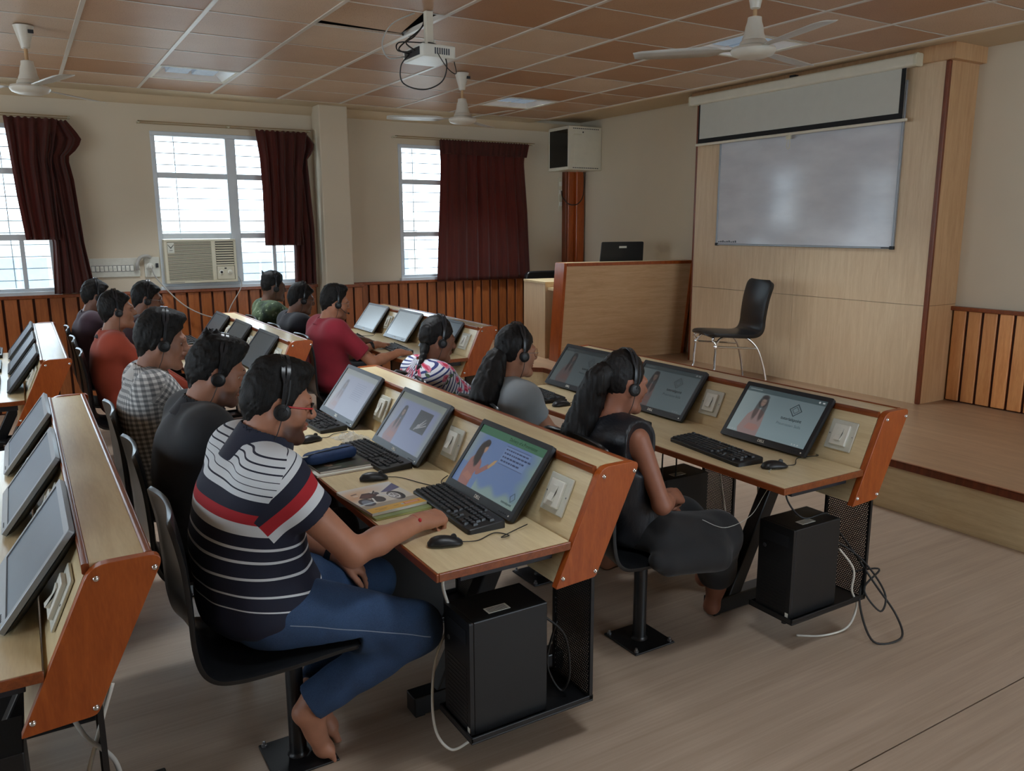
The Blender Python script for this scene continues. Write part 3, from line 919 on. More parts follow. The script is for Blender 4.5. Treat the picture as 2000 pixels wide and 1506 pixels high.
for k, (mt, lab) in enumerate(((M_T1, 'black monitor at the near end of the stage-side desk, showing a title slide'),
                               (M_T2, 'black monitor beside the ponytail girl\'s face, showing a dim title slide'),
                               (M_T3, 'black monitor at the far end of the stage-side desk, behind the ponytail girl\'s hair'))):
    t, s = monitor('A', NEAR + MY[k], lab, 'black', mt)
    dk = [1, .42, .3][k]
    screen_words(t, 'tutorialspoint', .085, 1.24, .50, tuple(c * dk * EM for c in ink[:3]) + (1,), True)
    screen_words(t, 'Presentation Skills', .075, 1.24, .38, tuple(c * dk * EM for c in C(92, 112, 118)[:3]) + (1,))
t, s = monitor('B', NEAR + MY[0], 'black monitor in front of the striped shirt man, presenter pointing at a text box', 'black', M_PT)
screen_words(t, 'Delivery of a Presentation', .072, 1.20, .935, tuple(c * EM for c in C(30, 66, 46)[:3]) + (1,))
screen_words(t, 'tutorialspoint', .05, 1.55, .06, tuple(c * EM for c in C(40, 60, 66)[:3]) + (1,), True)
monitor('B', NEAR + MY[1], 'grey framed monitor showing a presenter beside a dark photo of a hand', 'grey', M_PH)
monitor('B', NEAR + MY[2], 'grey framed monitor with a pale text slide, third from the near desk end', 'grey', M_TX)
for k in range(3):
    monitor('C', NEAR + MY[k], 'silver monitor on the lower left desk, ' + ORD[k] + ' of its three', 'silver', M_SCR_GLARE, False)
    monitor('C', FAR + MY[k], 'dark framed monitor on the far left desk, ' + ORD[k] + ' of its three', 'grey', M_SCR_GLARE, False)
    monitor('B', FAR + MY[k], 'dark monitor on the middle far desk, ' + ORD[k] + ' of its three', 'grey', M_SCR_OFF, False)
monitor('A', FAR + MY[0], 'dark monitor behind the braided girl\'s head on the far stage-side desk', 'grey', M_SCR_OFF, False)
monitor('A', FAR + MY[1], 'silver monitor with a pale screen just left of the braided girl', 'silver', M_GLOW)
monitor('A', FAR + MY[2], 'silver monitor with a pale screen nearest the red shirt man\'s face', 'silver', M_GLOW)

# ------------------------------------------------------------------ keyboards, mice, towers
key_list = []
def key_rows():
    u = .0186; rows = []
    def run(x0, z, widths):
        x = x0
        for w in widths:
            if w > 0: rows.append((x + w * u / 2, z, w * u))
            x += abs(w) * u
    run(0, 5, [1, -.8, 1, 1, 1, 1, -.4, 1, 1, 1, 1, -.4, 1, 1, 1, 1, -.3, 1, 1, 1])
    run(0, 4, [1] * 13 + [1.9, -.3, 1, 1, 1, -.3, 1, 1, 1, 1])
    run(0, 3, [1.5] + [1] * 12 + [1.4, -.3, 1, 1, 1, -.3, 1, 1, 1])
    run(0, 2, [1.8] + [1] * 11 + [2.1, -3.6, 1, 1, 1])
    run(0, 1, [2.3] + [1] * 10 + [2.6, -1.3, 1, -1.3, 1, 1, 1, 1])
    run(0, 0, [1.3, 1.2, 1.2, 5.6, 1.3, 1.1, 1.1, 1.3, -.8, 1, 1, 1, -.3, 2, 1])
    return rows
KEYS = key_rows()
M_KEY = plain('black_key', C(26, 27, 29), .4, var=.1)
def key_shape(mb, cx, cy, w, d=.0186, z=.016):
    a = .0009; tx = .003
    b = [(cx - d / 2 + a, cy - w / 2 + a), (cx + d / 2 - a, cy - w / 2 + a), (cx + d / 2 - a, cy + w / 2 - a), (cx - d / 2 + a, cy + w / 2 - a)]
    tp = [(cx - d / 2 + tx, cy - w / 2 + tx), (cx + d / 2 - tx, cy - w / 2 + tx), (cx + d / 2 - tx, cy + w / 2 - tx), (cx - d / 2 + tx, cy + w / 2 - tx)]
    mb.add([(x, y, z) for x, y in b] + [(x, y, z + .0075) for x, y in tp], [(4, 5, 6, 7), (0, 1, 5, 4), (1, 2, 6, 5), (2, 3, 7, 6), (3, 0, 4, 7)])
kb_meshes = {}
def keyboard(x, y, rz, label, single, z=.700):
    """front edge towards -x; the left end of the keys at +y"""
    t = thing('keyboard', label, 'keyboard', (x, y, z), (0, 0, rz), 'black keyboards on the desks')
    if 'base' not in kb_meshes:
        hw = .222; hd = .066
        o = rounded([(-hd, -hw), (hd, -hw), (hd, hw), (-hd, hw)], .010, 4)
        mb = MB(); zt = lambda x_: .0135 + (x_ + hd) * .07
        mb.grid([[(p[0], p[1], 0) for p in o], [(p[0], p[1], zt(p[0])) for p in o], [(p[0] * .97, p[1] * .99, zt(p[0]) + .0025) for p in o]], closed_u=True)
        n = len(o); mb.f.append(tuple(range(2 * n, 3 * n))); mb.m.append(0); mb.f.append(tuple(range(n))[::-1]); mb.m.append(0)
        kb_meshes['base'] = mb.mesh('base', M_BLACKPL); kb_meshes['base'].polygons.foreach_set('use_smooth', [True] * len(kb_meshes['base'].polygons)); kb_meshes['base'].set_sharp_from_angle(angle=.6)
        al = MB()
        for (ky, r, w) in KEYS:
            cx = -.050 + r * .0193 + (.004 if r == 5 else 0)
            key_shape(al, cx, .214 - ky, w, .0186 if r < 5 else .013, .0155 + (cx + hd) * .07)
        kb_meshes['keys'] = al.mesh('keys', M_KEY)
    link(kb_meshes['base'], 'base', t)
    if single:
        for (ky, r, w) in KEYS:
            cx = -.050 + r * .0193 + (.004 if r == 5 else 0); d = .0186 if r < 5 else .013
            kk = ('k', round(w, 4), d)
            if kk not in kb_meshes:
                m1 = MB(); key_shape(m1, 0, 0, w, d, 0); kb_meshes[kk] = m1.mesh('key', M_KEY)
            link(kb_meshes[kk], 'key', t, loc=(cx, .214 - ky, .0155 + (cx + .066) * .07))
    else:
        k = link(kb_meshes['keys'], 'keys', t); k['kind'] = 'stuff'
    return t
keyboard(1.172, 2.298, -.03, 'black keyboard under the striped shirt man\'s fist', True)
keyboard(1.172, 3.035, .05, 'black keyboard right of the blue pencil case', True)
keyboard(1.165, 3.755, .05, 'black keyboard beyond the pencil case, before the pale text slide', False)
keyboard(2.425, 2.365, -.10, 'black keyboard at the near end of the stage-side desk, with a mouse beside it', True)
keyboard(2.425, 3.045, -.05, 'black keyboard just right of the ponytail girl\'s shoulder', False)
keyboard(2.420, 3.735, -.09, 'black keyboard before the grey shirt girl', False)
keyboard(2.432, 5.74, -.10, 'black keyboard between the red shirt man\'s two hands', False)
keyboard(2.38, 6.46, -.15, 'dark keyboard by the red shirt man\'s far hand', False)
for k, yy in enumerate((5.70, 6.42, 7.12)):
    keyboard(1.15, yy, .02, 'black keyboard on the middle far desk, ' + ORD[k] + ' of its three', False)
    keyboard(ROWX['C'] + 1.15, yy + .03, 0, 'black keyboard on the far left desk, ' + ORD[k] + ' of its three', False)

ms_cache = {}
def mouse(x, y, rz, label, cable, z=.700):
    """cable: points in the mouse's own frame, nose towards +x"""
    t = thing('computer_mouse', label, 'mouse', (x, y, z), (0, 0, rz), 'black mice on the desks')
    if not ms_cache:
        rings = []
        for i in range(11):
            u = i / 10; xx = -.052 + .104 * u
            w = .0295 * (math.sin(PI * (.10 + .80 * u)) ** .45) * (1 - .10 * math.exp(-((u - .55) / .2) ** 2))
            h = .036 * (math.sin(PI * (.08 + .80 * u ** .85)) ** .6) * (1 - .25 * u)
            if i in (0, 10): w *= .75; h *= .75
            rings.append([(xx, w * math.cos(a) * (1.0 if math.sin(a) > -.2 else .93), max(0.0015, .006 + (h - .006) * math.sin(a) if math.sin(a) > 0 else .006 + .0045 * math.sin(a))) for a in [2 * PI * j / 18 for j in range(18)]])
        mb = MB().grid(rings, closed_u=True)
        mb.f.append(tuple(range(18))); mb.m.append(0); mb.f.append(tuple(range(10 * 18, 11 * 18))[::-1]); mb.m.append(0)
        ms_cache['body'] = mb.mesh('body', M_BLACKPL); ms_cache['body'].polygons.foreach_set('use_smooth', [True] * len(ms_cache['body'].polygons))
        ms_cache['wheel'] = MB().lathe([(.004, -.003), (.009, -.003), (.009, .003), (.004, .003)], 14, M=Matrix.Translation((.026, 0, .026)) @ Matrix.Rotation(PI / 2, 4, 'X')).mesh('scroll_wheel', M_DARKPL)
    link(ms_cache['body'], 'body', t); link(ms_cache['wheel'], 'scroll_wheel', t)
    if cable:
        MB().tube(spline([(.048, 0, .008)] + cable, 8), .0017, 6).build('cable', M_CABLE, t, smooth=180)
    return t
mouse(1.003, 2.045, -.35, 'black mouse at the near corner of the striped shirt man\'s desk', [(.10, .01, .004), (.16, .06, .004), (.20, .03, .004), (.17, .0, .012), (.22, .06, .006), (.27, .09, .012)])
mouse(1.060, 2.755, -.25, 'black mouse behind the motorbike magazine', [(.10, -.01, .003), (.17, -.11, .003), (.22, -.16, .003), (.24, -.09, .003), (.27, -.06, .01)])
mouse(1.030, 3.425, .25, 'black mouse below the striped shirt man\'s chin, beyond the pencil case', [(.09, .0, .004), (.14, .03, .004), (.2, .0, .01)])
mouse(2.452, 2.070, -.35, 'black mouse beside the nearest keyboard of the stage-side desk', [(.10, .02, .003), (.16, .10, .003), (.22, .06, .02), (.26, .13, .004)])
mouse(2.385, 3.437, .0, 'black mouse right of the grey shirt girl\'s keyboard', [(.09, .02, .004), (.14, -.03, .004), (.2, .0, .01)])

def tower(row, y0, label, sticker):
    x0, x1 = ROWX[row] + 1.010, ROWX[row] + 1.282
    t = thing('computer_tower', label, 'computer', ((x0 + x1) / 2, y0 + .085, .134), (0, 0, 0), 'black computer towers under the desks')
    a, w, h = (x1 - x0) / 2, .0825, .368
    MB().box(-a + .014, a, -w, w, .004, h).build('case', M_BLACKPL, t, bevel=.003)
    f = MB().prism(rounded([(-w, .004), (w, .004), (w, h), (-w, h)], .006, 3), 'x', -a, -a + .013).build('front_panel', M_BLACKPL, t)
    MB().box(-a - .0015, -a, -w + .02, w - .02, h - .075, h - .03).build('drive_cover', M_DARKPL, f)
    g = MB()
    for k in range(14): g.box(-a - .001, -a, -w + .02, w - .02, .03 + k * .014, .036 + k * .014)
    g.build('vent', M_BLACK, f)
    MB().lathe([(.008, 0), (.007, .002)], 14, M=Matrix.Translation((-a, w - .03, h - .10)) @ Matrix.Rotation(-PI / 2, 4, 'Y')).build('power_button', M_GREYPL, f)
    MB().box(-a - .001, -a, -w + .004, -w + .018, .012, .030).build('small_sticker', M_WHITEPL, f)
    if sticker:
        s = MB().box(-.055, .02, -.055, -.02, h, h + .0012).build('label_sticker', M_WHITEPL, t)
        ln = MB()
        for k in range(4): ln.box(-.05, .014, -.050 + k * .007, -.0475 + k * .007, h + .0012, h + .0015)
        ln.build('print_lines', M_GREYPL, s)
    return t
for row, nm in (('B', 'striped shirt man\'s desk'), ('A', 'stage-side desk'), ('C', 'lower left desk')):
    for k in range(3):
        tower(row, NEAR + .018 + .022 + k * PITCH, 'black computer tower under the ' + nm + ', ' + ORD[k] + ' of three', True)

# ------------------------------------------------------------------ fixed chairs
def shell_mesh(profile, width, thick, top_r=.05, side=.0, name='shell', mat=None, nw=14, taper=None):
    """moulded seat and back: an L profile (x,z), bent a little across its width"""
    P = spline([(p[0], 0, p[1]) for p in profile], 8)
    L = [0]
    for i in range(1, len(P)): L.append(L[-1] + (P[i] - P[i - 1]).length)
    tot = L[-1]; rows = []
    for i, p in enumerate(P):
        w = width / 2
        if taper: w *= np.interp(L[i] / tot, taper[0], taper[1])
        for d in (L[i], tot - L[i]):
            if d < top_r: w -= top_r - math.sqrt(max(0, top_r ** 2 - (top_r - d) ** 2))
        tn = (P[min(i + 1, len(P) - 1)] - P[max(i - 1, 0)]).normalized(); nr = Vector((-tn.z, 0, tn.x))
        row = []
        for j in range(nw + 1):
            s = -1 + 2 * j / nw
            row.append(p + Vector((0, w * s, 0)) - nr * (side * s * s))
        rows.append(row)
    mb = MB().grid(rows)
    return mb
chair_me = {}
def fixed_chair(x, y, label):
    t = thing('fixed_chair', label, 'chair', (x, y, 0), (0, 0, 0), 'black chairs fixed to the floor')
    if not chair_me:
        chair_me['plate'] = MB().box(-.10, .10, -.10, .10, 0, .007).mesh('base_plate', M_BLACK)
        b = MB().lathe([(.009, 0), (.009, .006), (.005, .0075), (.005, .016), (.001, .018)], 10)
        chair_me['bolt'] = b.mesh('bolt', M_STEEL)
        chair_me['post'] = MB().lathe([(.034, .007), (.028, .013), (.0265, .02), (.0265, .43)], 20).mesh('post', M_BLACK)
        chair_me['brk'] = MB().box(-.19, .15, -.13, -.10, .425, .437).box(-.19, .15, .10, .13, .425, .437).box(-.06, .06, -.13, .13, .424, .436).box(-.22, -.19, -.13, .13, .425, .437).mesh('seat_bracket', M_BLACK)
        prof = [(.165, .430), (.148, .447), (.09, .452), (-.06, .444), (-.20, .446), (-.262, .470), (-.285, .54), (-.290, .66), (-.298, .78), (-.318, .895)]
        s = shell_mesh(prof, .43, .012, .05, -.022)
        chair_me['shell'] = s.mesh('seat_shell', M_LEATHER)
    link(chair_me['plate'], 'base_plate', t, bevel=.002)
    for (a, b) in ((-.085, -.085), (.085, -.085), (.085, .085), (-.085, .085)):
        link(chair_me['bolt'], 'bolt', t, smooth=40, loc=(a, b, .007))
    link(chair_me['post'], 'post', t, smooth=40)
    link(chair_me['brk'], 'seat_bracket', t)
    o = link(chair_me['shell'], 'seat_shell', t, smooth=180, solid=.013)
    md = o.modifiers.new('bevel', 'BEVEL'); md.width = .004; md.segments = 2; md.limit_method = 'ANGLE'
    return t
SEAT_Y = [2.30, 3.02, 3.74, 5.58, 6.30, 7.02]
CH = {'B': .600, 'A': 1.986}
who = {'B': ['the striped shirt man', 'the man in a dark shirt', 'the checked shirt man', 'the orange shirt boy', 'the boy with spectacles at the back', 'the plum shirt boy'],
       'A': ['the ponytail girl in black', 'the girl in grey', 'the braided girl', 'the red shirt man', 'the man in black at the far desk', 'the green shirt man']}
for r in 'BA':
    for k in range(6):
        fixed_chair(CH[r], SEAT_Y[k], 'black chair on a floor post, under ' + who[r][k])
# ------------------------------------------------------------------ stage furniture
# chair with chrome legs
t = thing('visitor_chair', 'black leatherette chair with curved chrome legs, alone on the stage', 'chair', (5.07, 4.86, .303), (0, 0, math.radians(161)))
prof = [(.245, .452), (.20, .468), (.08, .462), (-.08, .452), (-.17, .458), (-.205, .50), (-.215, .60), (-.235, .74), (-.275, .885)]
s = shell_mesh(prof, .42, .03, .055, -.018, taper=([0, .25, .45, .6, 1], [.92, 1.0, .98, .90, .97]))
o = s.build('seat_shell', M_LEATHER, t, smooth=180, solid=.032)
md = o.modifiers.new('bevel', 'BEVEL'); md.width = .012; md.segments = 3; md.limit_method = 'ANGLE'
pip = MB()
for sy in (-1, 1):
    leg = spline([(.20, sy * .15, .440), (.215, sy * .18, .405), (.195, sy * .19, .36), (.20, sy * .195, .25), (.205, sy * .20, .15), (.25, sy * .205, 0)], 6)
    MB().tube(leg, .0115, 10).build('front_leg', M_CHROME, t, smooth=180)
    leg = spline([(.195, sy * .185, .355), (.15, sy * .17, .415), (.05, sy * .15, .436), (-.08, sy * .15, .425), (-.18, sy * .17, .34), (-.235, sy * .19, .20), (-.262, sy * .20, .08), (-.275, sy * .205, 0)], 6)
    MB().tube(leg, .0105, 10).build('rear_leg', M_CHROME, t, smooth=180)
    MB().tube([(.195, sy * .188, .355), (-.185, sy * .175, .325)], .009, 8).build('side_rail', M_CHROME, t, smooth=40)
    MB().lathe([(.004, -.016), (.016, -.012), (.018, 0), (.016, .012), (.004, .016)], 14, M=Matrix.Translation((.195, sy * .19, .355)) @ Matrix.Rotation(PI / 2, 4, 'X')).build('joint_ball', M_CHROME, t, smooth=60)
MB().tube([(-.06, -.15, .428), (-.06, .15, .428)], .008, 8).build('cross_rail', M_CHROME, t, smooth=40)

# teacher's desk: leaning front panel between brown end panels, low cabinet at its left
td = thing('teacher_desk', 'tall beige teacher\'s desk with brown end panels on the stage corner', 'desk', (4.50, 6.565, .303), (0, 0, math.atan2(-.20, 1.47)))
TL, TH = 1.50, .965
MB().prism([(0, 0), (-.13, TH), (-.11, TH), (.02, 0)], 'x', .03, TL - .03).build('front_panel', wood('podium_laminate', C(196, 156, 114), C(216, 180, 138), (1.0, 14, 12), 2.4, .38, bmp=.02), td)
for (x0, x1) in ((0, .03), (TL - .03, TL)):
    MB().prism(rounded([(-.01, 0), (-.142, TH + .02), (.06, TH + .02), (.19, 0)], [.004, .02, .02, .004], 4), 'x', x0, x1).build('end_panel', M_BROWN, td, bevel=.006)
MB().box(.03, TL - .03, -.132, .05, TH, TH + .018).build('ledge', M_LAM_X, td)
MB().box(.03, TL - .03, -.142, -.130, TH - .012, TH + .020).build('ledge_trim', M_BROWN, td, bevel=.004)
MB().box(.03, TL - .03, .05, .07, .45, TH + .018).build('inner_panel', M_LAM_X, td)
MB().box(.03, TL - .03, .07, .60, .70, .725).build('worktop', M_LAM_X, td)
sc_ = MB().box(.0, .42, .28, .80, .0, .76).build('side_cabinet', M_LAM_Z, td)
MB().box(-.004, .43, .272, .806, .76, .782).build('cabinet_top', M_LAM_X, sc_, bevel=.003)
MB().box(.30, TL - .03, .55, .58, 0, .70).build('modesty_panel', M_LAM_X, td)
# laptop on the ledge
lp = thing('laptop', 'black laptop standing open behind the ledge of the teacher\'s desk, pale label on its lid', 'laptop', (5.37, 6.71, 1.003 + .0), (0, 0, -.12))
lp.location.z = .303 + .725
MB().box(-.19, .19, -.02, .24, 0, .018).build('base', M_BLACKPL, lp, bevel=.004)
MB().prism(rounded([(-.27, .0), (.27, .0), (.25, .44), (-.25, .44)], .015, 4), 'y', -.012, .002, M=Matrix.Translation((0, -.02, .012)) @ Matrix.Rotation(math.radians(6), 4, 'X')).build('lid', M_BLACKPL, lp, bevel=.002)
MB().box(-.045, .045, -.0755, -.0725, .385, .405).build('label_sticker', M_WHITEPL, lp)
# chair behind the teacher's desk
tc = thing('office_chair', 'black upholstered chair back showing behind the teacher\'s low cabinet', 'chair', (5.02, 7.62, .303))
MB().prism(rounded([(-.24, .46), (.24, .46), (.23, .845), (-.23, .845)], .07, 5), 'y', -.03, .03).build('backrest', M_LEATHER, tc, bevel=.014, smooth=40)
MB().prism(rounded([(-.23, -.50), (.23, -.50), (.23, -.04), (-.23, -.04)], .07, 5), 'z', .40, .47).build('seat', M_LEATHER, tc, bevel=.02, smooth=40)
for sx in (-.2, .2):
    for y in (-.45, -.05):
        MB().tube([(sx, y, .40), (sx * 1.1, y, 0)], .012, 8).build('leg', M_CHROME, tc, smooth=40)

# white board
wb = thing('whiteboard', 'large white writing board with aluminium frame on the panelled wall', 'whiteboard', (BX, 3.815, 1.455))
WL, WH = 1.845, 1.22
def wb_mat():
    mt, nt, b = newmat('whiteboard_enamel')
    v = objco(nt, (1, 1, 3))
    nt.links.new(ramp(nt, noise(nt, v, 2.2, 4), [(.3, C(196, 198, 204)), (.7, C(212, 214, 218))]), b.inputs['Base Color'])
    nt.links.new(ramp(nt, noise(nt, v, 3.0, 4), [(.3, (.09, .09, .09, 1)), (.7, (.15, .15, .15, 1))]), b.inputs['Roughness'])
    return mt
MB().box(-.014, 0, .012, WL - .012, .012, WH - .012).build('board', wb_mat(), wb)
for (y0, y1, z0, z1) in ((0, WL, 0, .016), (0, WL, WH - .016, WH), (0, .016, .016, WH - .016), (WL - .016, WL, .016, WH - .016)):
    MB().box(-.022, 0, y0, y1, z0, z1).build('frame', M_STEEL if z1 < .02 else M_SILVER, wb, bevel=.003)
for (y, z) in ((0, 0), (WL, 0)):
    MB().box(-.025, -.001, y - .004 if y == 0 else y - .03, y + .03 if y == 0 else y + .004, -.004, .022).build('corner_cap', M_BLACKPL, wb, bevel=.004)
mk = MB()
for k in range(9):
    y = WL - .03 - k * .026
    mk.box(-.0146, -.0138, y - .018, y, .026, .036 + .004 * (k % 3))
mk.build('pen_marks', M_GREYPL, wb)
MB().box(-.0225, -.0215, .03, .10, .004, .012).build('pen_marks', M_BLACKPL, wb)

# projection screen, mostly rolled up
ps = thing('projection_screen', 'white pull-down projection screen, mostly rolled up above the white board', 'screen', (BX - .075, 3.70, 2.79))
SL = 2.29
MB().prism(rounded([(-.038, -.042), (.042, -.042), (.042, .042), (-.038, .042)], .020, 5), 'y', .015, SL - .015).build('roller_case', M_OFFWHITE, ps, smooth=40)
for (a, b) in ((-.005, .02), (SL - .02, SL + .005)):
    MB().prism(rounded([(-.042, -.046), (.046, -.046), (.046, .046), (-.042, .046)], .022, 5), 'y', a, b).build('end_cap', M_CREAM, ps, bevel=.004)
MB().box(-.001, .001, .09, SL - .10, -.395, -.03).build('fabric', plain('screen_fabric', C(196, 196, 186), .75, var=.02), ps)
fb = MB().box(-.0025, -.0012, .09, .125, -.395, -.035).box(-.0025, -.0012, SL - .117, SL - .10, -.395, -.035).box(-.0025, -.0012, .125, SL - .117, -.395, -.352)
fb.build('black_border', plain('border_black', C(18, 18, 20), .8), ps)
MB().box(-.012, .012, .055, SL - .075, -.415, -.393).build('bottom_bar', M_OFFWHITE, ps, bevel=.005)
pc = MB().tube(spline([(0, 1.11, -.415), (-.002, 1.125, -.45), (-.002, 1.135, -.50), (-.002, 1.115, -.525), (-.002, 1.10, -.50), (-.002, 1.105, -.45), (0, 1.11, -.415)], 6), .003, 6)
pc.box(-.008, .004, 1.09, 1.14, -.445, -.415).build('pull_handle', M_CREAM, ps, smooth=40)
MB().box(-.02, .03, 1.08, 1.13, .042, .06).build('wall_bracket', M_DARKPL, ps)

# ------------------------------------------------------------------ wall-mounted equipment
# network cabinet high in the corner
rk = thing('network_cabinet', 'cream wall cabinet with dark glass door, high in the far corner', 'cabinet', (5.59, 7.95, 2.285))
RW, RH, RD = .42, .49, .475
MB().box(.012, RD, 0, .012, 0, RH).box(.012, RD, RW - .012, RW, 0, RH).box(.012, RD, .012, RW - .012, 0, .012).box(.012, RD, .012, RW - .012, RH - .012, RH).box(RD - .012, RD, .012, RW - .012, .012, RH - .012).build('case', M_OFFWHITE, rk, bevel=.004)
MB().box(0, .014, 0, RW, 0, .035).box(0, .014, 0, RW, RH - .035, RH).box(0, .014, 0, .022, .035, RH - .035).box(0, .014, RW - .022, RW, .035, RH - .035).build('door_frame', M_OFFWHITE, rk, bevel=.003)
MB().box(.004, .009, .022, RW - .022, .035, RH - .035).build('glass_door', plain('smoked_glass', C(12, 12, 14), .12, var=.05), rk)
MB().box(.06, RD - .04, -.004, 0, .05, RH - .05).build('side_panel', M_OFFWHITE, rk, bevel=.003)
MB().box(.07, .18, -.006, -.004, RH - .10, RH - .085).build('worn_label', M_CREAM, rk)
MB().lathe([(.009, 0), (.008, .004)], 12, M=Matrix.Translation((.20, -.004, RH - .065)) @ Matrix.Rotation(PI / 2, 4, 'X')).build('lock', M_DARKPL, rk)
vt = MB()
for k in range(14): vt.box(.06 + k * .027, .078 + k * .027, -.0015, 0, .018, .028).box(.06 + k * .027, .078 + k * .027, -.0015, 0, RH - .030, RH - .020)
vt.build('vent_slots', M_DARKPL, rk)
o = MB().tube(spline([(5.99, 8.20, 2.285), (6.0, 8.20, 2.20), (5.95, 8.15, 2.0), (5.86, 8.14, 1.90), (5.78, 8.20, 1.90), (5.755, 8.30, 1.98), (5.765, 8.34, 2.06)], 8), .006, 6).build('power_cable', M_CABLE, None, smooth=180)
tag(o, 'black cable drooping from the network cabinet in front of the brown boxing', 'cable')
so = thing('wall_socket', 'narrow pale socket strip beside the brown corner boxing', 'socket', (5.765, 8.365, 1.82))
MB().box(-.025, .025, 0, .015, 0, .40).build('back_plate', M_CREAM, so, bevel=.004)
for z in (.06, .20, .30): MB().box(-.018, .018, -.012, 0, z, z + .05).build('socket_face', M_WHITEPL, so, bevel=.003)

# switch board between the first curtain and the air conditioner
sb = thing('switchboard', 'long white switchboard with ten switches, left of the air conditioner', 'switch', (.56, 8.365, 1.185))
MB().box(0, .42, 0, .015, 0, .175).build('back_plate', M_WHITE_OLD, sb, bevel=.004)
for k in range(10):
    MB().box(.011 + k * .036, .0435 + k * .036, -.0015, 0, .051, .109).build('switch_gap', M_GREYPL, sb)
    s_ = MB().box(.013 + k * .036, .041 + k * .036, -.008, 0, .055, .105).build('switch', M_WHITEPL, sb, bevel=.002)
    MB().prism([(-.0065, .066), (-.0065, .095), (-.012, .066)], 'x', .019 + k * .036, .035 + k * .036).build('rocker', M_WHITE_OLD if k % 3 else M_WHITEPL, s_)
ab = thing('ac_socket', 'white heavy duty socket with plug, beside the air conditioner', 'socket', (1.02, 8.365, 1.175))
MB().box(0, .135, 0, .02, 0, .19).build('back_plate', M_WHITE_OLD, ab, bevel=.005)
MB().lathe([(.034, 0), (.034, .006), (.026, .008)], 20, M=Matrix.Translation((.05, 0, .10)) @ Matrix.Rotation(PI / 2, 4, 'X')).build('socket_face', M_WHITEPL, ab, smooth=40)
MB().lathe([(.022, 0), (.024, .02), (.015, .045), (.007, .055)], 16, M=Matrix.Translation((.05, -.008, .10)) @ Matrix.Rotation(PI / 2, 4, 'X')).build('plug', M_WHITEPL, ab, smooth=40)
MB().box(.098, .122, -.008, 0, .09, .13).build('switch', M_BLACKPL, ab, bevel=.002)
o = MB().tube(spline([(.96, 8.35, 1.25), (.955, 8.33, 1.30), (.985, 8.33, 1.36), (1.04, 8.33, 1.375), (1.075, 8.345, 1.36)], 8), .017, 10).build('conduit_bend', M_GCABLE, None, smooth=180)
tag(o, 'grey flexible conduit bend above the heavy duty socket', 'conduit')
o = MB().tube(spline([(1.07, 8.30, 1.265), (1.12, 8.30, 1.15), (1.3, 8.27, .93), (1.46, 8.25, .82), (1.62, 8.25, .76)], 8), .006, 6).build('power_cable', M_GCABLE, None, smooth=180)
tag(o, 'pale cable falling diagonally from the heavy duty socket across the pine planks', 'cable')
o = MB().tube(spline([(1.86, 8.31, 1.16), (1.885, 8.30, 1.10), (1.86, 8.29, 1.02), (1.76, 8.29, .86), (1.70, 8.29, .70)], 8), .005, 6).build('power_cable', M_GCABLE, None, smooth=180)
tag(o, 'pale thin cable falling from the right side of the air conditioner', 'cable')

# air conditioner in the second window
ac = thing('air_conditioner', 'cream window air conditioner with slatted front, set in the window frame', 'air conditioner', (1.192, 8.27, 1.113))
AW, AH = .655, .412
MB().box(0, AW, .03, .28, 0, AH).build('case', M_CREAM, ac, bevel=.006)
fr = MB()
fr.box(0, AW, 0, .03, 0, .022).box(0, AW, 0, .03, AH - .022, AH).box(0, .026, 0, .03, .022, AH - .022).box(AW - .022, AW, 0, .03, .022, AH - .022).box(.425, .462, 0, .03, .022, AH - .022).box(.462, AW - .022, 0, .03, .155, .170)
fr.build('front_frame', M_CREAM, ac, bevel=.003)
MB().box(.026, .425, .018, .03, .022, AH - .022).build('grille_back', plain('grille_shadow', C(52, 48, 40), .8), ac)
lv = MB()
for k in range(29): lv.box(.026, .425, .002, .014, .026 + k * .0126, .0325 + k * .0126)
o = lv.build('louvres', M_CREAM, ac); o['kind'] = 'stuff'
MB().box(.462, AW - .022, .022, .03, .170, AH - .022).build('vent_back', M_BLACKPL, ac)
for k in range(9):
    MB().box(.465, AW - .025, -.010, .010, -.002, .002).build('vent_blade', M_CREAM, ac, loc=(0, .012, .186 + k * .0235), rot=(.7, 0, 0))
cp = MB().box(.466, AW - .026, .004, .028, .026, .152).build('control_panel', M_CREAM, ac, bevel=.002)
for (x, r) in ((.505, .022), (.585, .022)):
    MB().lathe([(r, 0), (r, .004), (r * .7, .005)], 18, M=Matrix.Translation((x, .004, .095)) @ Matrix.Rotation(PI / 2, 4, 'X')).build('dial_ring', M_WHITEPL, cp, smooth=40)
    MB().lathe([(r * .55, .004), (r * .45, .018), (.002, .019)], 16, M=Matrix.Translation((x, .004, .095)) @ Matrix.Rotation(PI / 2, 4, 'X')).build('knob', M_BLACKPL if x < .55 else M_CREAM, cp, smooth=40)
MB().box(.535, .555, .002, .004, .125, .138).build('indicator', M_BLACKPL, cp)
ls = MB().box(.030, .088, -.001, .002, AH - .125, AH - .03).build('label_sticker', M_WHITE_OLD, ac)
emb = MB()
for s_ in (-1, 1):
    emb.prism([(.059, AH - .075), (.059 + s_ * .026, AH - .045), (.059 + s_ * .026, AH - .052), (.059, AH - .085)], 'y', -.0016, -.0008)
emb.box(.045, .073, -.0016, -.0008, AH - .105, AH - .101)
emb.build('emblem', M_BLACKPL, ls)
MB().box(.03, .16, -.0005, .0005, .008, .012).build('small_print', M_GREYPL, ac)

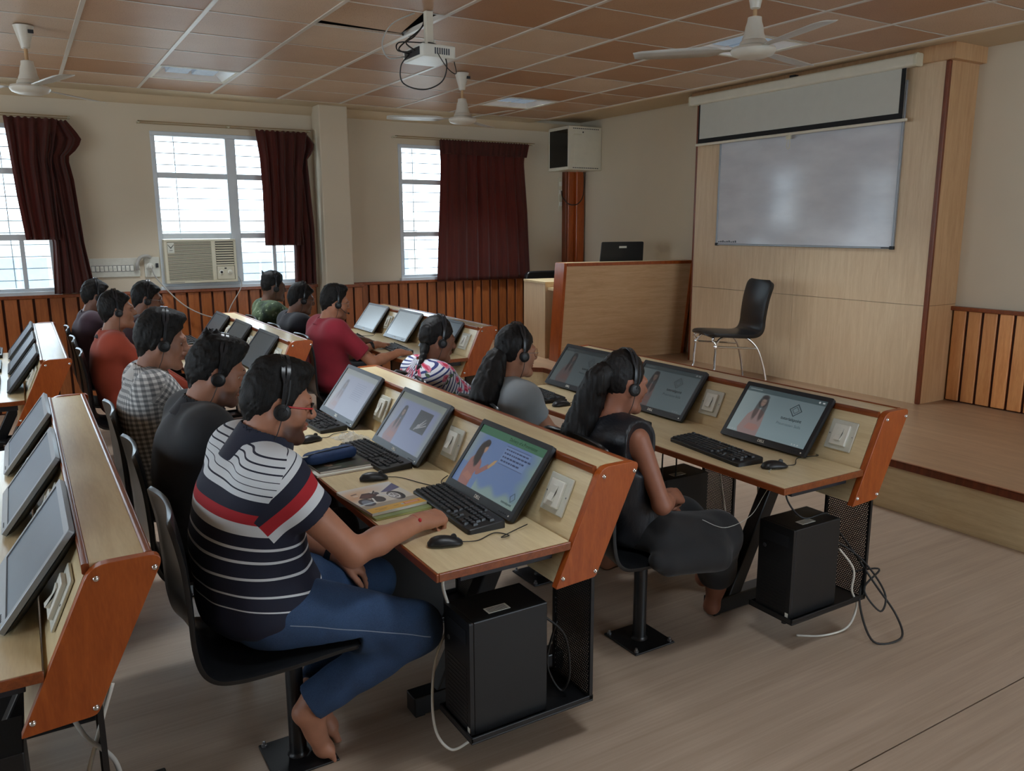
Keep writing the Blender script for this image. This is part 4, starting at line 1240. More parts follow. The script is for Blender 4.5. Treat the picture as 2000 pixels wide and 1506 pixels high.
# ------------------------------------------------------------------ curtains and rods
def curtain_mat():
    mt, nt, b = newmat('maroon_curtain')
    v = objco(nt, (30, 30, 2))
    c = ramp(nt, noise(nt, v, 2, 3), [(.3, C(56, 15, 7)), (.7, C(80, 24, 10))])
    nt.links.new(c, b.inputs['Base Color']); b.inputs['Roughness'].default_value = .85
    b.inputs['Sheen Weight'].default_value = .15
    tl = N(nt, 'ShaderNodeBsdfTranslucent'); tl.inputs[0].default_value = C(176, 52, 12)
    mx = N(nt, 'ShaderNodeMixShader'); mx.inputs[0].default_value = .15
    out = nt.nodes['Material Output']
    nt.links.new(b.outputs[0], mx.inputs[1]); nt.links.new(tl.outputs[0], mx.inputs[2]); nt.links.new(mx.outputs[0], out.inputs[0])
    return mt
M_CURT = curtain_mat()
def drape(L, R, z0, z1, y, folds, amp, seed, nz=30, nx=120, lift=None):
    """L(z), R(z): side outlines as (z,x) tables; folds run down the cloth"""
    rnd = random.Random(seed); ph = [rnd.uniform(0, 6.28) for _ in range(5)]
    lz, lx = zip(*L); rz, rx = zip(*R)
    rows = []
    for i in range(nz + 1):
        z = z0 + (z1 - z0) * i / nz
        a = np.interp(z, lz, lx); b = np.interp(z, rz, rx); row = []
        top = max(0, 1 - (z1 - z) / .12)
        for j in range(nx + 1):
            u = j / nx
            w = math.sin(folds * 2 * PI * u + ph[0] + .5 * math.sin(2 * z + ph[1]))
            w += .45 * math.sin(folds * 1.7 * 2 * PI * u + ph[2] + z)
            am = amp * (1 - .55 * top) * (.75 + .25 * math.sin(3 * PI * u + ph[3]))
            zz = z + (lift(u) if lift else 0) * (z - z0) / (z1 - z0)
            if i == nz: zz += .006 * math.sin(folds * 4 * PI * u)
            row.append((a + (b - a) * u, y - .02 + am * w, zz))
        rows.append(row)
    return MB().grid(rows)
def curtain(label, panels):
    t = thing('curtain', label, 'curtain', (0, 0, 0), group=None)
    for p in panels:
        o = drape(**p).build('curtain_panel', M_CURT, t, smooth=180, solid=.003)
    return t
curtain('wide maroon curtain drawn across the window beside the network cabinet', [
    dict(L=[(1.03, 4.03), (1.6, 4.06), (2.3, 4.10), (2.56, 4.09)], R=[(1.03, 5.27), (1.8, 5.235), (2.35, 5.19), (2.45, 5.20), (2.52, 5.235), (2.56, 5.22)], z0=1.03, z1=2.565, y=8.29, folds=9, amp=.020, seed=3),
    dict(L=[(2.42, 4.10), (2.57, 4.085)], R=[(2.42, 5.20), (2.57, 5.235)], z0=2.42, z1=2.572, y=8.262, folds=16, amp=.008, seed=5, nz=8)])
curtain('bunched maroon curtain beside the column, its left half hitched up short', [
    dict(L=[(1.457, 2.125), (2.0, 2.13), (2.3, 2.12), (2.555, 2.09)], R=[(1.457, 2.50), (2.2, 2.54), (2.555, 2.60)], z0=1.457, z1=2.558, y=8.235, folds=5, amp=.028, seed=8),
    dict(L=[(1.06, 2.41), (1.45, 2.42), (2.555, 2.30)], R=[(1.06, 2.625), (1.6, 2.63), (2.2, 2.60), (2.30, 2.595), (2.38, 2.66), (2.46, 2.675), (2.555, 2.60)], z0=1.06, z1=2.552, y=8.265, folds=3.4, amp=.026, seed=9)])
curtain('bunched maroon curtain at the left edge of the photo, its left half hitched up short', [
    dict(L=[(1.535, .085), (1.9, .055), (2.3, .035), (2.555, .02)], R=[(1.535, .345), (2.2, .34), (2.555, .42)], z0=1.535, z1=2.555, y=8.235, folds=4, amp=.028, seed=12),
    dict(L=[(1.06, .255), (1.5, .285), (2.555, .20)], R=[(1.06, .585), (1.5, .53), (2.05, .50), (2.24, .47), (2.31, .545), (2.39, .595), (2.47, .55), (2.555, .48)], z0=1.06, z1=2.548, y=8.265, folds=4.2, amp=.028, seed=13)])
M_RAIL = plain('tarnished_rail', C(150, 128, 92), .5)
for (a, b, lab) in ((3.57, 5.33, 'beside the network cabinet'), (1.06, 2.66, 'above the air conditioner'), (-1.35, .52, 'at the left edge of the photo')):
    t = thing('curtain_rail', 'thin cream curtain rail ' + lab, 'curtain rail', (a, 8.27, 2.585))
    MB().box(0, b - a, -.004, .004, -.004, .006).build('front_rail', M_RAIL, t)
    MB().box(0, b - a, .045, .053, -.016, -.008).build('rear_rail', M_RAIL, t)
    for x in (.01, (b - a) / 2, b - a - .01): MB().box(x - .008, x + .008, -.004, .11, -.012, .004).build('bracket', M_CREAM, t)

# ------------------------------------------------------------------ ceiling fans
M_FAN = plain('fan_enamel', C(206, 200, 186), .35, var=.04)
M_ROD = plain('fan_rod_enamel', C(186, 150, 108), .4)
M_BLADE = plain('fan_blade', C(196, 196, 190), .3, var=.04)
def fan(x, y, hub, label, a0):
    t = thing('ceiling_fan', label, 'fan', (x, y, hub), (0, 0, 0))
    top = ZC - hub
    MB().lathe([(.012, top - .135), (.024, top - .13), (.030, top - .10), (.050, top - .03), (.056, top - .005), (.050, top - .004)], 24).build('canopy', M_FAN, t, smooth=50)
    MB().box(.02, .05, -.048, -.036, top - .05, top - .03).build('maker_plate', M_DARKPL, t)
    MB().tube([(0, 0, .10), (0, 0, top - .12)], .0105, 12).build('down_rod', M_ROD, t, smooth=40)
    MB().lathe([(.016, .165), (.034, .160), (.036, .14), (.044, .115), (.048, .085), (.058, .06), (.058, .052), (.066, .045), (.070, .03), (.060, .020)], 28).build('motor_cover', M_FAN, t, smooth=40)
    MB().lathe([(.060, .022), (.105, .016), (.112, .004), (.110, -.004), (.100, -.018), (.070, -.030), (.02, -.034)], 32).build('motor_housing', M_FAN, t, smooth=40)
    for k in range(3):
        an = a0 + k * 2 * PI / 3
        bl_ = []
        for (r, w, tw) in ((.10, .018, 0), (.15, .022, .05), (.18, .050, .14), (.22, .062, .17), (.40, .066, .15), (.56, .060, .12), (.60, .045, .11)):
            bl_.append([(r, -w, .008 - w * tw), (r, -w * .3, .010), (r, w * .4, .012), (r, w, .010 + w * tw)])
        MB().grid(bl_).build('blade', M_BLADE, t, smooth=180, solid=.002, rot=(0, 0, an), loc=(0, 0, 0))
    return t
fan(3.16, 5.97, 2.47, 'cream ceiling fan near the projector, blades over the curtained window', math.atan2(.195, -.508))
fan(.175, 5.943, 2.465, 'cream ceiling fan at the left edge of the photo', 2.9)
fan(3.29, 3.07, 2.497, 'cream ceiling fan in front of the light by the projection screen', .25)

# ------------------------------------------------------------------ projector hanging from the ceiling
pj = thing('projector', 'white projector hanging from a ceiling pole with looped black cables', 'projector', (2.135, 4.43, 2.562), (0, 0, 0))
MB().prism(rounded([(-.105, -.135), (.105, -.135), (.105, .135), (-.105, .135)], .018, 4), 'z', 0, .068).build('body', M_WHITEPL, pj, bevel=.006)
MB().box(-.108, -.104, -.10, .10, .012, .055).build('socket_panel', M_DARKPL, pj)
MB().lathe([(.030, 0), (.030, .012), (.024, .014)], 20, M=Matrix.Translation((.105, .05, .034)) @ Matrix.Rotation(PI / 2, 4, 'Y')).build('lens', M_DARKPL, pj, smooth=40)
vt = MB()
for k in range(7): vt.box(-.03 + k * .014, -.022 + k * .014, -.137, -.134, .016, .05)
vt.build('vent', M_GREYPL, pj)
MB().box(-.03, .03, -.05, .05, .068, .078).box(.02, .028, -.03, .03, .078, .11).box(-.028, -.02, -.03, .03, .078, .11).build('mount_plate', M_OFFWHITE, pj)
MB().box(-.022, .022, -.018, .018, .10, ZC - 2.562).build('mount_pole', M_OFFWHITE, pj, bevel=.003)
for k, (pts, mt, r) in enumerate((
    ([(-.11, .0, .04), (-.17, .05, .05), (-.15, .08, .10), (-.05, .02, .10), (.02, -.06, .08), (.05, -.12, -.02), (.03, -.10, -.12), (-.05, -.02, -.16), (-.14, .06, -.12), (-.15, .06, -.03), (-.11, .04, .03)], M_CABLE, .0038),
    ([(-.11, -.05, .04), (-.15, -.02, .08), (-.08, .02, .13), (-.02, .03, .20), (-.015, .02, .26)], M_CABLE, .0042),
    ([(-.11, .03, .035), (-.16, .06, .06), (-.10, .06, .12), (-.03, .04, .18), (.03, .03, .265)], M_CABLE, .0042),
    ([(-.11, .09, .03), (-.20, .12, .02), (-.23, .13, .10), (-.18, .10, .20), (-.06, .05, .262)], M_GCABLE, .004),
    ([(-.02, -.12, .06), (.0, -.14, .0), (.06, -.13, -.06), (.12, -.10, -.07), (.13, -.06, .0)], M_CABLE, .0028))):
    MB().tube(spline(pts, 8), r, 6).build('cable', mt, pj, smooth=180)

# ------------------------------------------------------------------ things on the near middle desk
def cover_bike():
    im = Img(360, 270, (206, 196, 178))
    g = np.clip(im.y * 1.2 - .2, 0, 1)[..., None]
    im.a = im.a * (1 - g) + np.array((214, 214, 212)) / 255 * g
    im.ell(.30, .80, .45, .10, (214, 166, 124), .8, .1, .2); im.ell(.1, .62, .3, .10, (206, 146, 100), .8, 0, .2)
    im.poly([(.80, .66), (1.34, .92), (1.34, .70), (1.0, .62)], (74, 72, 116), .9)
    im.rect(0, .17, 1.4, .30, (150, 138, 122), .8)
    im.ell(1.0, .45, .17, .18, (48, 44, 46)); im.ell(.96, .45, .12, .145, (110, 106, 104)); im.ring(.96, .45, .10, .012, (220, 220, 220)); 
    for k in range(5):
        a = k * 1.2566; im.line(.96, .45, .96 + .10 * math.cos(a), .45 + .12 * math.sin(a), .010, (206, 206, 206))
    im.ell(.24, .40, .17, .15, (62, 58, 66)); im.ell(.24, .40, .11, .10, (120, 130, 146)); im.line(.0, .34, .40, .36, .02, (180, 196, 204))
    im.poly([(.22, .60), (.40, .74), (.62, .72), (.70, .62), (.52, .52), (.34, .52)], (66, 44, 46)); im.ell(.42, .62, .14, .07, (96, 60, 56), .9)
    im.ell(.55, .44, .15, .12, (56, 52, 56)); im.line(.60, .72, .93, .42, .02, (206, 208, 210)); im.line(.62, .68, .72, .76, .014, (40, 40, 46))
    im.line(.40, .34, .46, .50, .022, (222, 222, 216)); im.ell(.70, .66, .05, .05, (70, 70, 80))
    im.line(.16, .76, .30, .78, .012, (60, 40, 40)); im.line(.17, .70, .27, .70, .008, (230, 230, 230))
    im.rect(0, 0, 1.4, .17, (214, 164, 62))
    im.rect(.86, .075, 1.24, .13, (190, 72, 60), .85); im.rect(.89, .085, 1.21, .118, (226, 200, 190), .7); im.ell(.82, .10, .035, .03, (170, 180, 186))
    im.rect(.16, .095, .46, .107, (110, 76, 32), .8); im.rect(.22, .06, .40, .072, (110, 76, 32), .8); im.rect(.60, .09, .72, .10, (130, 96, 46), .8)
    im.blur(1)
    return im
M_PAGES = plain('page_edges', C(222, 218, 206), .7)
def booklet(name, label, cat, x, y, rz, w, h, th, z, cover_mat, edge=M_PAGES, back=M_DKTRIM):
    t = thing(name, label, cat, (x, y, z), (0, 0, rz))
    MB().box(-w / 2, w / 2, -h / 2, h / 2, .0006, th - .0008).build('pages', edge, t)
    MB().box(-w / 2 - .001, w / 2 + .001, -h / 2 - .001, h / 2 + .001, 0, .0006).build('back_cover', back, t)
    me = MB().box(-w / 2 - .001, w / 2 + .001, -h / 2 - .001, h / 2 + .001, th - .0008, th).build('front_cover', cover_mat if not isinstance(cover_mat, bpy.types.Image) else back, t)
    return t
M_BIKE = img_mat('bike_cover', cover_bike().image('motorbike_picture'), 0, .3)
# picture's up is +y, its right is +x, turned a little
th = .012
mg2 = booklet('magazine', 'lower magazine of the pair, green and grey edge showing under the motorbike one', 'magazine', .998, 2.478, .06, .205, .262, .008, .700, plain('green_cover', C(136, 150, 96), .4, var=.25, scale=9), plain('green_edge', C(176, 186, 120), .6))
mg = booklet('magazine', 'magazine with a motorbike picture and yellow band on the near desk', 'magazine', .990, 2.512, .10, .205, .270, .010, .708, M_WHITEPL, M_PAGES)
mg['group'] = mg2['group'] = 'magazines beside the striped shirt man\'s arm'
w_, h_ = .2056, .2706
pic_quad('cover_picture', [(-w_ / 2, -h_ / 2, .0103), (w_ / 2, -h_ / 2, .0103), (w_ / 2, h_ / 2, .0103), (-w_ / 2, h_ / 2, .0103)], M_BIKE, mg)
def cover_dark():
    im = Img(280, 210, (52, 50, 40))
    rnd = random.Random(2)
    for _ in range(60): im.ell(rnd.uniform(0, 1.33), rnd.uniform(0, 1), rnd.uniform(.03, .12), rnd.uniform(.02, .06), (rnd.randint(30, 90), rnd.randint(34, 84), rnd.randint(24, 56)), .6, rnd.uniform(0, 3), .05)
    im.ell(.36, .42, .10, .12, (150, 126, 104)); im.ell(.36, .52, .09, .07, (60, 44, 36)); im.rect(.26, .16, .60, .20, (200, 200, 190), .8)
    return im
bk2 = booklet('notebook', 'white notebook underneath the dark covered book on the desk', 'book', 1.002, 2.985, .02, .235, .185, .008, .700, M_WHITEPL)
bk = booklet('book', 'book with a dark green picture cover under the blue pencil case', 'book', 1.010, 2.995, .03, .215, .165, .008, .708, plain('dark_cover', C(56, 56, 46), .35))
pic_quad('cover_picture', [(-.1075, -.0825, .0083), (.1075, -.0825, .0083), (.1075, .0825, .0083), (-.1075, .0825, .0083)], img_mat('dark_cover_print', cover_dark().image('dark_cover_picture'), 0, .35), bk)
# pencil case
pcs = thing('pencil_case', 'blue fabric pencil case lying on the dark covered book', 'pencil case', (.985, 3.035, .717), (0, 0, .22))
rings = []
for i in range(13):
    u = i / 12; x = -.115 + .23 * u
    e = min(1, (u + .02) / .14, (1.02 - u) / .10); e = max(.25, e) ** .6
    rings.append([(x, .043 * e * math.copysign(abs(math.cos(a)) ** .7, math.cos(a)), .024 + .024 * e * math.copysign(abs(math.sin(a)) ** .8, math.sin(a)) + .0015 * math.sin(9 * x * 20 + a)) for a in [2 * PI * j / 20 for j in range(20)]])
mb = MB().grid(rings, closed_u=True); mb.f += [tuple(range(20)), tuple(range(240, 260))[::-1]]; mb.m += [0, 0]
mb.build('pouch', plain('blue_canvas', C(36, 62, 104), .8, var=.12, scale=30, bmp=.15), pcs, smooth=180)
MB().tube(spline([(-.11, -.015, .045), (-.05, -.018, .0492), (.05, -.018, .0492), (.11, -.015, .045)], 6), .0022, 6).build('zip', M_DARKNAVY, pcs, smooth=180)
MB().box(-.135, -.105, -.02, -.012, .040, .044).build('zip_pull', M_WHITE_OLD, pcs, bevel=.001)
# crumpled clear bag with a white lead inside
rnd = random.Random(5); rows = []
for i in range(9):
    row = []
    for j in range(13):
        u, v = i / 8 - .5, j / 12 - .5
        hgt = .030 * max(0, 1 - (2 * u) ** 2) * max(0, 1 - (2 * v) ** 2) * rnd.uniform(.4, 1.2)
        row.append((u * .12 + rnd.uniform(-.006, .006), v * .17 + rnd.uniform(-.006, .006), .002 + hgt))
    rows.append(row)
bag = thing('plastic_bag', 'crumpled clear plastic bag with a white lead, behind the pencil case', 'bag', (1.20, 3.375, .700), (0, 0, .3))
mt, nt, b = newmat('clear_film'); b.inputs['Base Color'].default_value = C(210, 212, 210); b.inputs['Roughness'].default_value = .12; b.inputs['Alpha'].default_value = .42
MB().grid(rows).build('film', mt, bag)
MB().tube(spline([(-.05, -.06, .006), (0, .0, .012), (.03, .05, .008), (-.03, .04, .010), (-.05, .0, .008), (.02, -.03, .010)], 6), .002, 6).build('lead', M_WCABLE, bag, smooth=180)
# yellow folder and red disc by the dark shirt man
t = thing('folder', 'yellow folder showing beside the dark shirt man\'s chin', 'folder', (1.00, 3.86, .700), (0, 0, .1))
MB().box(-.11, .11, -.10, .10, 0, .004).build('cover', plain('yellow_card', C(196, 160, 30), .5), t)
MB().box(-.105, .105, -.095, .095, .004, .006).build('sheet', M_PAGES, t)
MB().box(-.11, .11, -.10, .10, .006, .0075).build('flap', plain('yellow_flap', C(200, 164, 34), .5), t)
t = thing('pouch', 'small red pouch lying on the yellow folder', 'pouch', (1.03, 3.90, .7075), (0, 0, .4))
MB().lathe([(.045, .002), (.050, .007), (.044, .014), (.012, .017)], 20).build('body', plain('red_cloth', C(150, 30, 50), .6), t, smooth=60)
MB().tube([(.049 * math.cos(a), .049 * math.sin(a), .008) for a in [2 * PI * k / 20 for k in range(20)]], .0018, 6, closed=True).build('zip', M_STEEL, t, smooth=180)

# ------------------------------------------------------------------ loose leads under and behind the desks
def lead(label, pts, mt, r):
    o = MB().tube(spline(pts, 8), r, 6).build('cable', mt, None, smooth=180)
    return tag(o, label, 'cable')
bx = ROWX['A']
lead('black lead looping far out over the floor behind the last tower of the stage-side desk', [(bx + 1.30, 1.96, .46), (bx + 1.40, 1.93, .33), (bx + 1.46, 1.86, .20), (bx + 1.53, 1.80, .07), (bx + 1.48, 1.74, .012), (bx + 1.36, 1.78, .012), (bx + 1.40, 1.88, .12), (bx + 1.47, 1.92, .22)], M_CABLE, .0045)
lead('second black lead, a smaller loop beside the perforated plate of the stage-side desk', [(bx + 1.30, 1.98, .40), (bx + 1.42, 1.90, .30), (bx + 1.50, 1.84, .16), (bx + 1.45, 1.82, .10), (bx + 1.42, 1.88, .18), (bx + 1.48, 1.86, .26), (bx + 1.40, 1.93, .24)], M_CABLE, .004)
lead('black lead hanging over the top of the stage-side desk\'s nearest tower', [(bx + 1.10, 2.03, .675), (bx + 1.10, 2.03, .58), (bx + 1.14, 1.98, .508), (bx + 1.26, 1.96, .509), (bx + 1.31, 1.96, .42), (bx + 1.33, 1.96, .30)], M_CABLE, .004)
lead('white lead dangling below the tray of the stage-side desk\'s nearest tower', [(bx + 1.31, 1.93, .36), (bx + 1.37, 1.90, .27), (bx + 1.37, 1.90, .18), (bx + 1.41, 1.90, .10), (bx + 1.36, 1.90, .02), (bx + 1.24, 1.92, .008), (bx + 1.15, 1.98, .006)], M_WCABLE, .0045)
lead('white lead hanging straight down from the stage-side desk beside the ponytail girl\'s hand', [(bx + 1.26, 2.56, .66), (bx + 1.27, 2.545, .50), (bx + 1.30, 2.54, .35), (bx + 1.33, 2.54, .22), (bx + 1.34, 2.50, .16), (bx + 1.31, 2.48, .13), (bx + 1.30, 2.53, .15)], M_WCABLE, .005)
lead('second white lead hanging beside the slanted leg of the stage-side desk', [(bx + 1.28, 2.38, .66), (bx + 1.32, 2.37, .50), (bx + 1.35, 2.40, .36), (bx + 1.33, 2.46, .24)], M_WCABLE, .005)
lead('thin pale lead from the ponytail girl\'s lap up to the stage-side desk', [(bx + .72, 2.10, .545), (bx + .82, 2.08, .50), (bx + .93, 2.06, .53), (bx + 1.0, 2.06, .60), (bx + 1.02, 2.03, .68), (bx + 1.0, 2.04, .703), (bx + 1.06, 2.07, .703)], M_GCABLE, .0012)
lead('two black leads side by side below the worktop, left of the ponytail girl\'s knee', [(bx + 1.02, 2.66, .67), (bx + 1.02, 2.66, .50), (bx + 1.06, 2.64, .40), (bx + 1.10, 2.66, .50), (bx + 1.10, 2.66, .67)], M_CABLE, .004)
lead('white lead curling down beside the tower tray under the striped shirt man\'s desk', [(1.06, 2.12, .42), (1.0, 2.12, .30), (.965, 2.08, .18), (.955, 2.03, .10), (.985, 1.99, .06), (1.03, 1.96, .09)], M_WCABLE, .0045)
lead('white lead hanging behind the striped shirt man\'s desk corner', [(1.02, 2.02, .66), (1.0, 2.06, .58), (1.02, 2.07, .50)], M_WCABLE, .005)
lead('black lead looped behind the nearest tower of the striped shirt man\'s desk', [(1.29, 1.95, .44), (1.36, 1.93, .36), (1.38, 1.93, .22), (1.36, 1.95, .16), (1.32, 1.97, .26), (1.35, 1.96, .40)], M_CABLE, .004)
bx = ROWX['C']
lead('white lead crossing another under the end panel of the lower left desk', [(bx + 1.36, 1.96, .60), (bx + 1.40, 1.95, .48), (bx + 1.46, 1.95, .38), (bx + 1.46, 1.97, .20), (bx + 1.36, 1.98, .152)], M_GCABLE, .006)
lead('pale dashed lead slanting under the end panel of the lower left desk', [(bx + 1.47, 1.97, .58), (bx + 1.42, 1.96, .44), (bx + 1.38, 1.96, .30), (bx + 1.37, 1.97, .16)], M_WCABLE, .005)
for r, nm in (('B', 'middle far desk'), ('A', 'far stage-side desk')):
    bx = ROWX[r]
    lead('short dark lead in front of the monitors of the ' + nm, [(bx + 1.26, 6.70, .72), (bx + 1.20, 6.62, .705), (bx + 1.12, 6.66, .704), (bx + 1.05, 6.74, .704)], M_CABLE, .0022)
# ------------------------------------------------------------------ people: smooth-blended bodies turned into one continuous mesh
V3 = lambda *a: np.array(a, np.float64)
class Field:
    """a list of rounded shapes blended into one surface"""
    def __init__(s): s.p = []; s.cuts = []; s.subs = []
    def rc(s, a, b, ra, rb, k=.02, flat=False, sub=False):
        a = V3(*a); b = V3(*b); m = max(ra, rb)
        (s.subs if sub else s.p).append(('rc', np.minimum(a, b) - m, np.maximum(a, b) + m, (a, b, ra, rb, flat), k)); return s
    def chain(s, pts, rs, k=.02):
        for i in range(len(pts) - 1): s.rc(pts[i], pts[i + 1], rs[i], rs[i + 1], k)
        return s
    def el(s, c, r, R=None, k=.02, sub=False):
        c = V3(*c); r = V3(*r); R = np.eye(3) if R is None else np.array(R)
        e = np.sqrt((R ** 2 @ (r ** 2)))
        (s.subs if sub else s.p).append(('el', c - e, c + e, (c, r, R), k)); return s
    @staticmethod
    def dist(kind, par, X, Y, Z):
        if kind == 'rc':
            a, b, ra, rb, flat = par; ba = b - a; L2 = ba @ ba + 1e-12
            px, py, pz = X - a[0], Y - a[1], Z - a[2]
            t0 = (px * ba[0] + py * ba[1] + pz * ba[2]) / L2; t = np.clip(t0, 0, 1)
            d = np.sqrt((px - t * ba[0]) ** 2 + (py - t * ba[1]) ** 2 + (pz - t * ba[2]) ** 2) - (ra + (rb - ra) * t)
            if flat: d = np.maximum(d, (t0 - 1) * math.sqrt(L2))
            return d
        c, r, R = par
        px, py, pz = X - c[0], Y - c[1], Z - c[2]
        q = [px * R[0, i] + py * R[1, i] + pz * R[2, i] for i in range(3)]
        k0 = np.sqrt(sum((q[i] / r[i]) ** 2 for i in range(3))); k1 = np.sqrt(sum((q[i] / r[i] ** 2) ** 2 for i in range(3))) + 1e-9
        return k0 * (k0 - 1) / k1
    def mesh(s, h, disp=None, pad=.01, smooth=1):
        lo = np.min([p[1] for p in s.p], axis=0) - pad - 2 * h; hi = np.max([p[2] for p in s.p], axis=0) + pad + 2 * h
        n = np.ceil((hi - lo) / h).astype(int) + 1
        ax = [(lo[i] + h * np.arange(n[i])).astype(np.float32) for i in range(3)]
        D = np.full(n, .5, np.float32)
        def region(l, u):
            i0 = np.maximum(0, np.floor((l - lo) / h).astype(int)); i1 = np.minimum(n, np.ceil((u - lo) / h).astype(int) + 1)
            return tuple(slice(a, b) for a, b in zip(i0, i1)), ax[0][i0[0]:i1[0], None, None], ax[1][None, i0[1]:i1[1], None], ax[2][None, None, i0[2]:i1[2]]
        for kind, l, u, par, k in s.p:
            sl, X, Y, Z = region(l - k - 2 * h, u + k + 2 * h)
            d = Field.dist(kind, par, X, Y, Z).astype(np.float32); A = D[sl]
            if k > 0:
                e = np.maximum(k - np.abs(A - d), 0) / k
                D[sl] = np.minimum(A, d) - e * e * k * .25
            else: D[sl] = np.minimum(A, d)
        for kind, l, u, par, k in s.subs:
            sl, X, Y, Z = region(l - k - 2 * h, u + k + 2 * h)
            d = -Field.dist(kind, par, X, Y, Z).astype(np.float32); A = D[sl]
            e = np.maximum(k - np.abs(A - d), 0) / max(k, 1e-6)
            D[sl] = np.maximum(A, d) + e * e * k * .25
        X, Y, Z = ax[0][:, None, None], ax[1][None, :, None], ax[2][None, None, :]
        if disp is not None: D += disp(X, Y, Z).astype(np.float32)
        for g in s.cuts: D = g(D, X, Y, Z)
        return nets(D.astype(np.float32), lo, h, smooth)

def nets(D, lo, h, smooth=1):
    """surface nets: one vertex in each crossed cell, one quad on each crossed edge"""
    S = D < 0
    nx, ny, nz = [k - 1 for k in D.shape]
    cnt = np.zeros((nx, ny, nz), np.uint8)
    for i in (0, 1):
        for j in (0, 1):
            for k in (0, 1): cnt += S[i:nx + i, j:ny + j, k:nz + k]
    act = (cnt > 0) & (cnt < 8)
    I = np.argwhere(act); idx = np.full(act.shape, -1, np.int32); idx[act] = np.arange(len(I))
    acc = np.zeros((len(I), 3)); num = np.zeros(len(I))
    cor = [(i, j, k) for i in (0, 1) for j in (0, 1) for k in (0, 1)]
    val = {c: D[I[:, 0] + c[0], I[:, 1] + c[1], I[:, 2] + c[2]] for c in cor}
    for a in cor:
        for axn in range(3):
            if a[axn]: continue
            b = list(a); b[axn] = 1; b = tuple(b)
            va, vb = val[a], val[b]; m = (va < 0) != (vb < 0)
            t = np.where(m, va / np.where(m, va - vb, 1), 0)
            p = np.tile(np.array(a, float), (len(I), 1)); p[:, axn] += t
            acc += p * m[:, None]; num += m
    P = (I + acc / num[:, None]) * h + lo
    F = []
    for axn in range(3):
        o = [1, 1, 1]; o[axn] = 0
        sl0 = [slice(1, None)] * 3; sl1 = [slice(1, None)] * 3
        sl0[axn] = slice(0, -1); sl1[axn] = slice(1, None)
        A, B = S[tuple(sl0)], S[tuple(sl1)]
        E = np.argwhere(A != B)
        if not len(E): continue
        off = np.array([1, 1, 1]); off[axn] = 0
        E0 = E + off
        u, v = (axn + 1) % 3, (axn + 2) % 3
        du = np.zeros(3, int); du[u] = 1; dv = np.zeros(3, int); dv[v] = 1
        ok = np.all(E0 < np.array(act.shape), axis=1) & np.all(E0 - du - dv >= 0, axis=1)
        E0 = E0[ok]; inn = A[tuple(E[ok].T)]
        q = np.stack([idx[tuple((E0 - du - dv).T)], idx[tuple((E0 - dv).T)], idx[tuple(E0.T)], idx[tuple((E0 - du).T)]], 1)
        q = np.where(inn[:, None], q, q[:, ::-1])
        F.append(q[np.all(q >= 0, axis=1)])
    F = np.concatenate(F)
    for _ in range(smooth):
        s = np.zeros_like(P); c = np.zeros(len(P))
        for a in range(4):
            b = (a + 1) % 4
            for (i, j) in ((a, b), (b, a)):
                for d in range(3): s[:, d] += np.bincount(F[:, i], P[F[:, j], d], len(P))
                c += np.bincount(F[:, i], minlength=len(P))
        P = P * .45 + .55 * s / np.maximum(c, 1)[:, None]
    return P, F

def to_mesh(name, P, F, mats, attrs=None):
    me = bpy.data.meshes.new(name)
    me.vertices.add(len(P)); me.vertices.foreach_set('co', P.astype(np.float32).ravel())
    me.loops.add(F.size); me.loops.foreach_set('vertex_index', F.astype(np.int32).ravel())
    me.polygons.add(len(F)); me.polygons.foreach_set('loop_start', np.arange(0, F.size, 4, dtype=np.int32))
    try: me.polygons.foreach_set('loop_total', np.full(len(F), 4, np.int32))
    except Exception: pass
    me.update(calc_edges=True)
    me.polygons.foreach_set('use_smooth', np.ones(len(F), bool))
    for m_ in (mats if isinstance(mats, (list, tuple)) else [mats]): me.materials.append(m_)
    for k, a in (attrs or {}).items():
        if a.ndim == 2:
            at = me.attributes.new(k, 'FLOAT_VECTOR', 'POINT'); at.data.foreach_set('vector', a.astype(np.float32).ravel())
        else:
            at = me.attributes.new(k, 'FLOAT', 'POINT'); at.data.foreach_set('value', a.astype(np.float32))
    return me

def unit(v): v = np.asarray(v, float); return v / (np.linalg.norm(v) + 1e-12)
def ry(a): c, s = math.cos(a), math.sin(a); return np.array([[c, 0, s], [0, 1, 0], [-s, 0, c]])
def rz(a): c, s = math.cos(a), math.sin(a); return np.array([[c, -s, 0], [s, c, 0], [0, 0, 1]])
def rx(a): c, s = math.cos(a), math.sin(a); return np.array([[1, 0, 0], [0, c, -s], [0, s, c]])

# --- cloth, skin and hair materials
def skin_mat(name, col, lip=None):
    mt, nt, b = newmat(name)
    v = objco(nt); f = noise(nt, v, 18, 4)
    c = ramp(nt, f, [(.3, tuple(x * .90 for x in col[:3]) + (1,)), (.7, tuple(min(1, x * 1.08) for x in col[:3]) + (1,))])
    at = nt.nodes.new('ShaderNodeAttribute'); at.attribute_name = 'lip'
    c = mixc(nt, at.outputs['Fac'], c, lip or (col[0] * .8, col[1] * .48, col[2] * .5, 1))
    at2 = nt.nodes.new('ShaderNodeAttribute'); at2.attribute_name = 'stubble'
    c = mixc(nt, at2.outputs['Fac'], c, (col[0] * .18, col[1] * .15, col[2] * .15, 1))
    nt.links.new(c, b.inputs['Base Color']); b.inputs['Roughness'].default_value = .52
    b.inputs['Subsurface Weight'].default_value = 0.0
    bump(nt, b, noise(nt, v, 260, 2), .08, .001)
    return mt
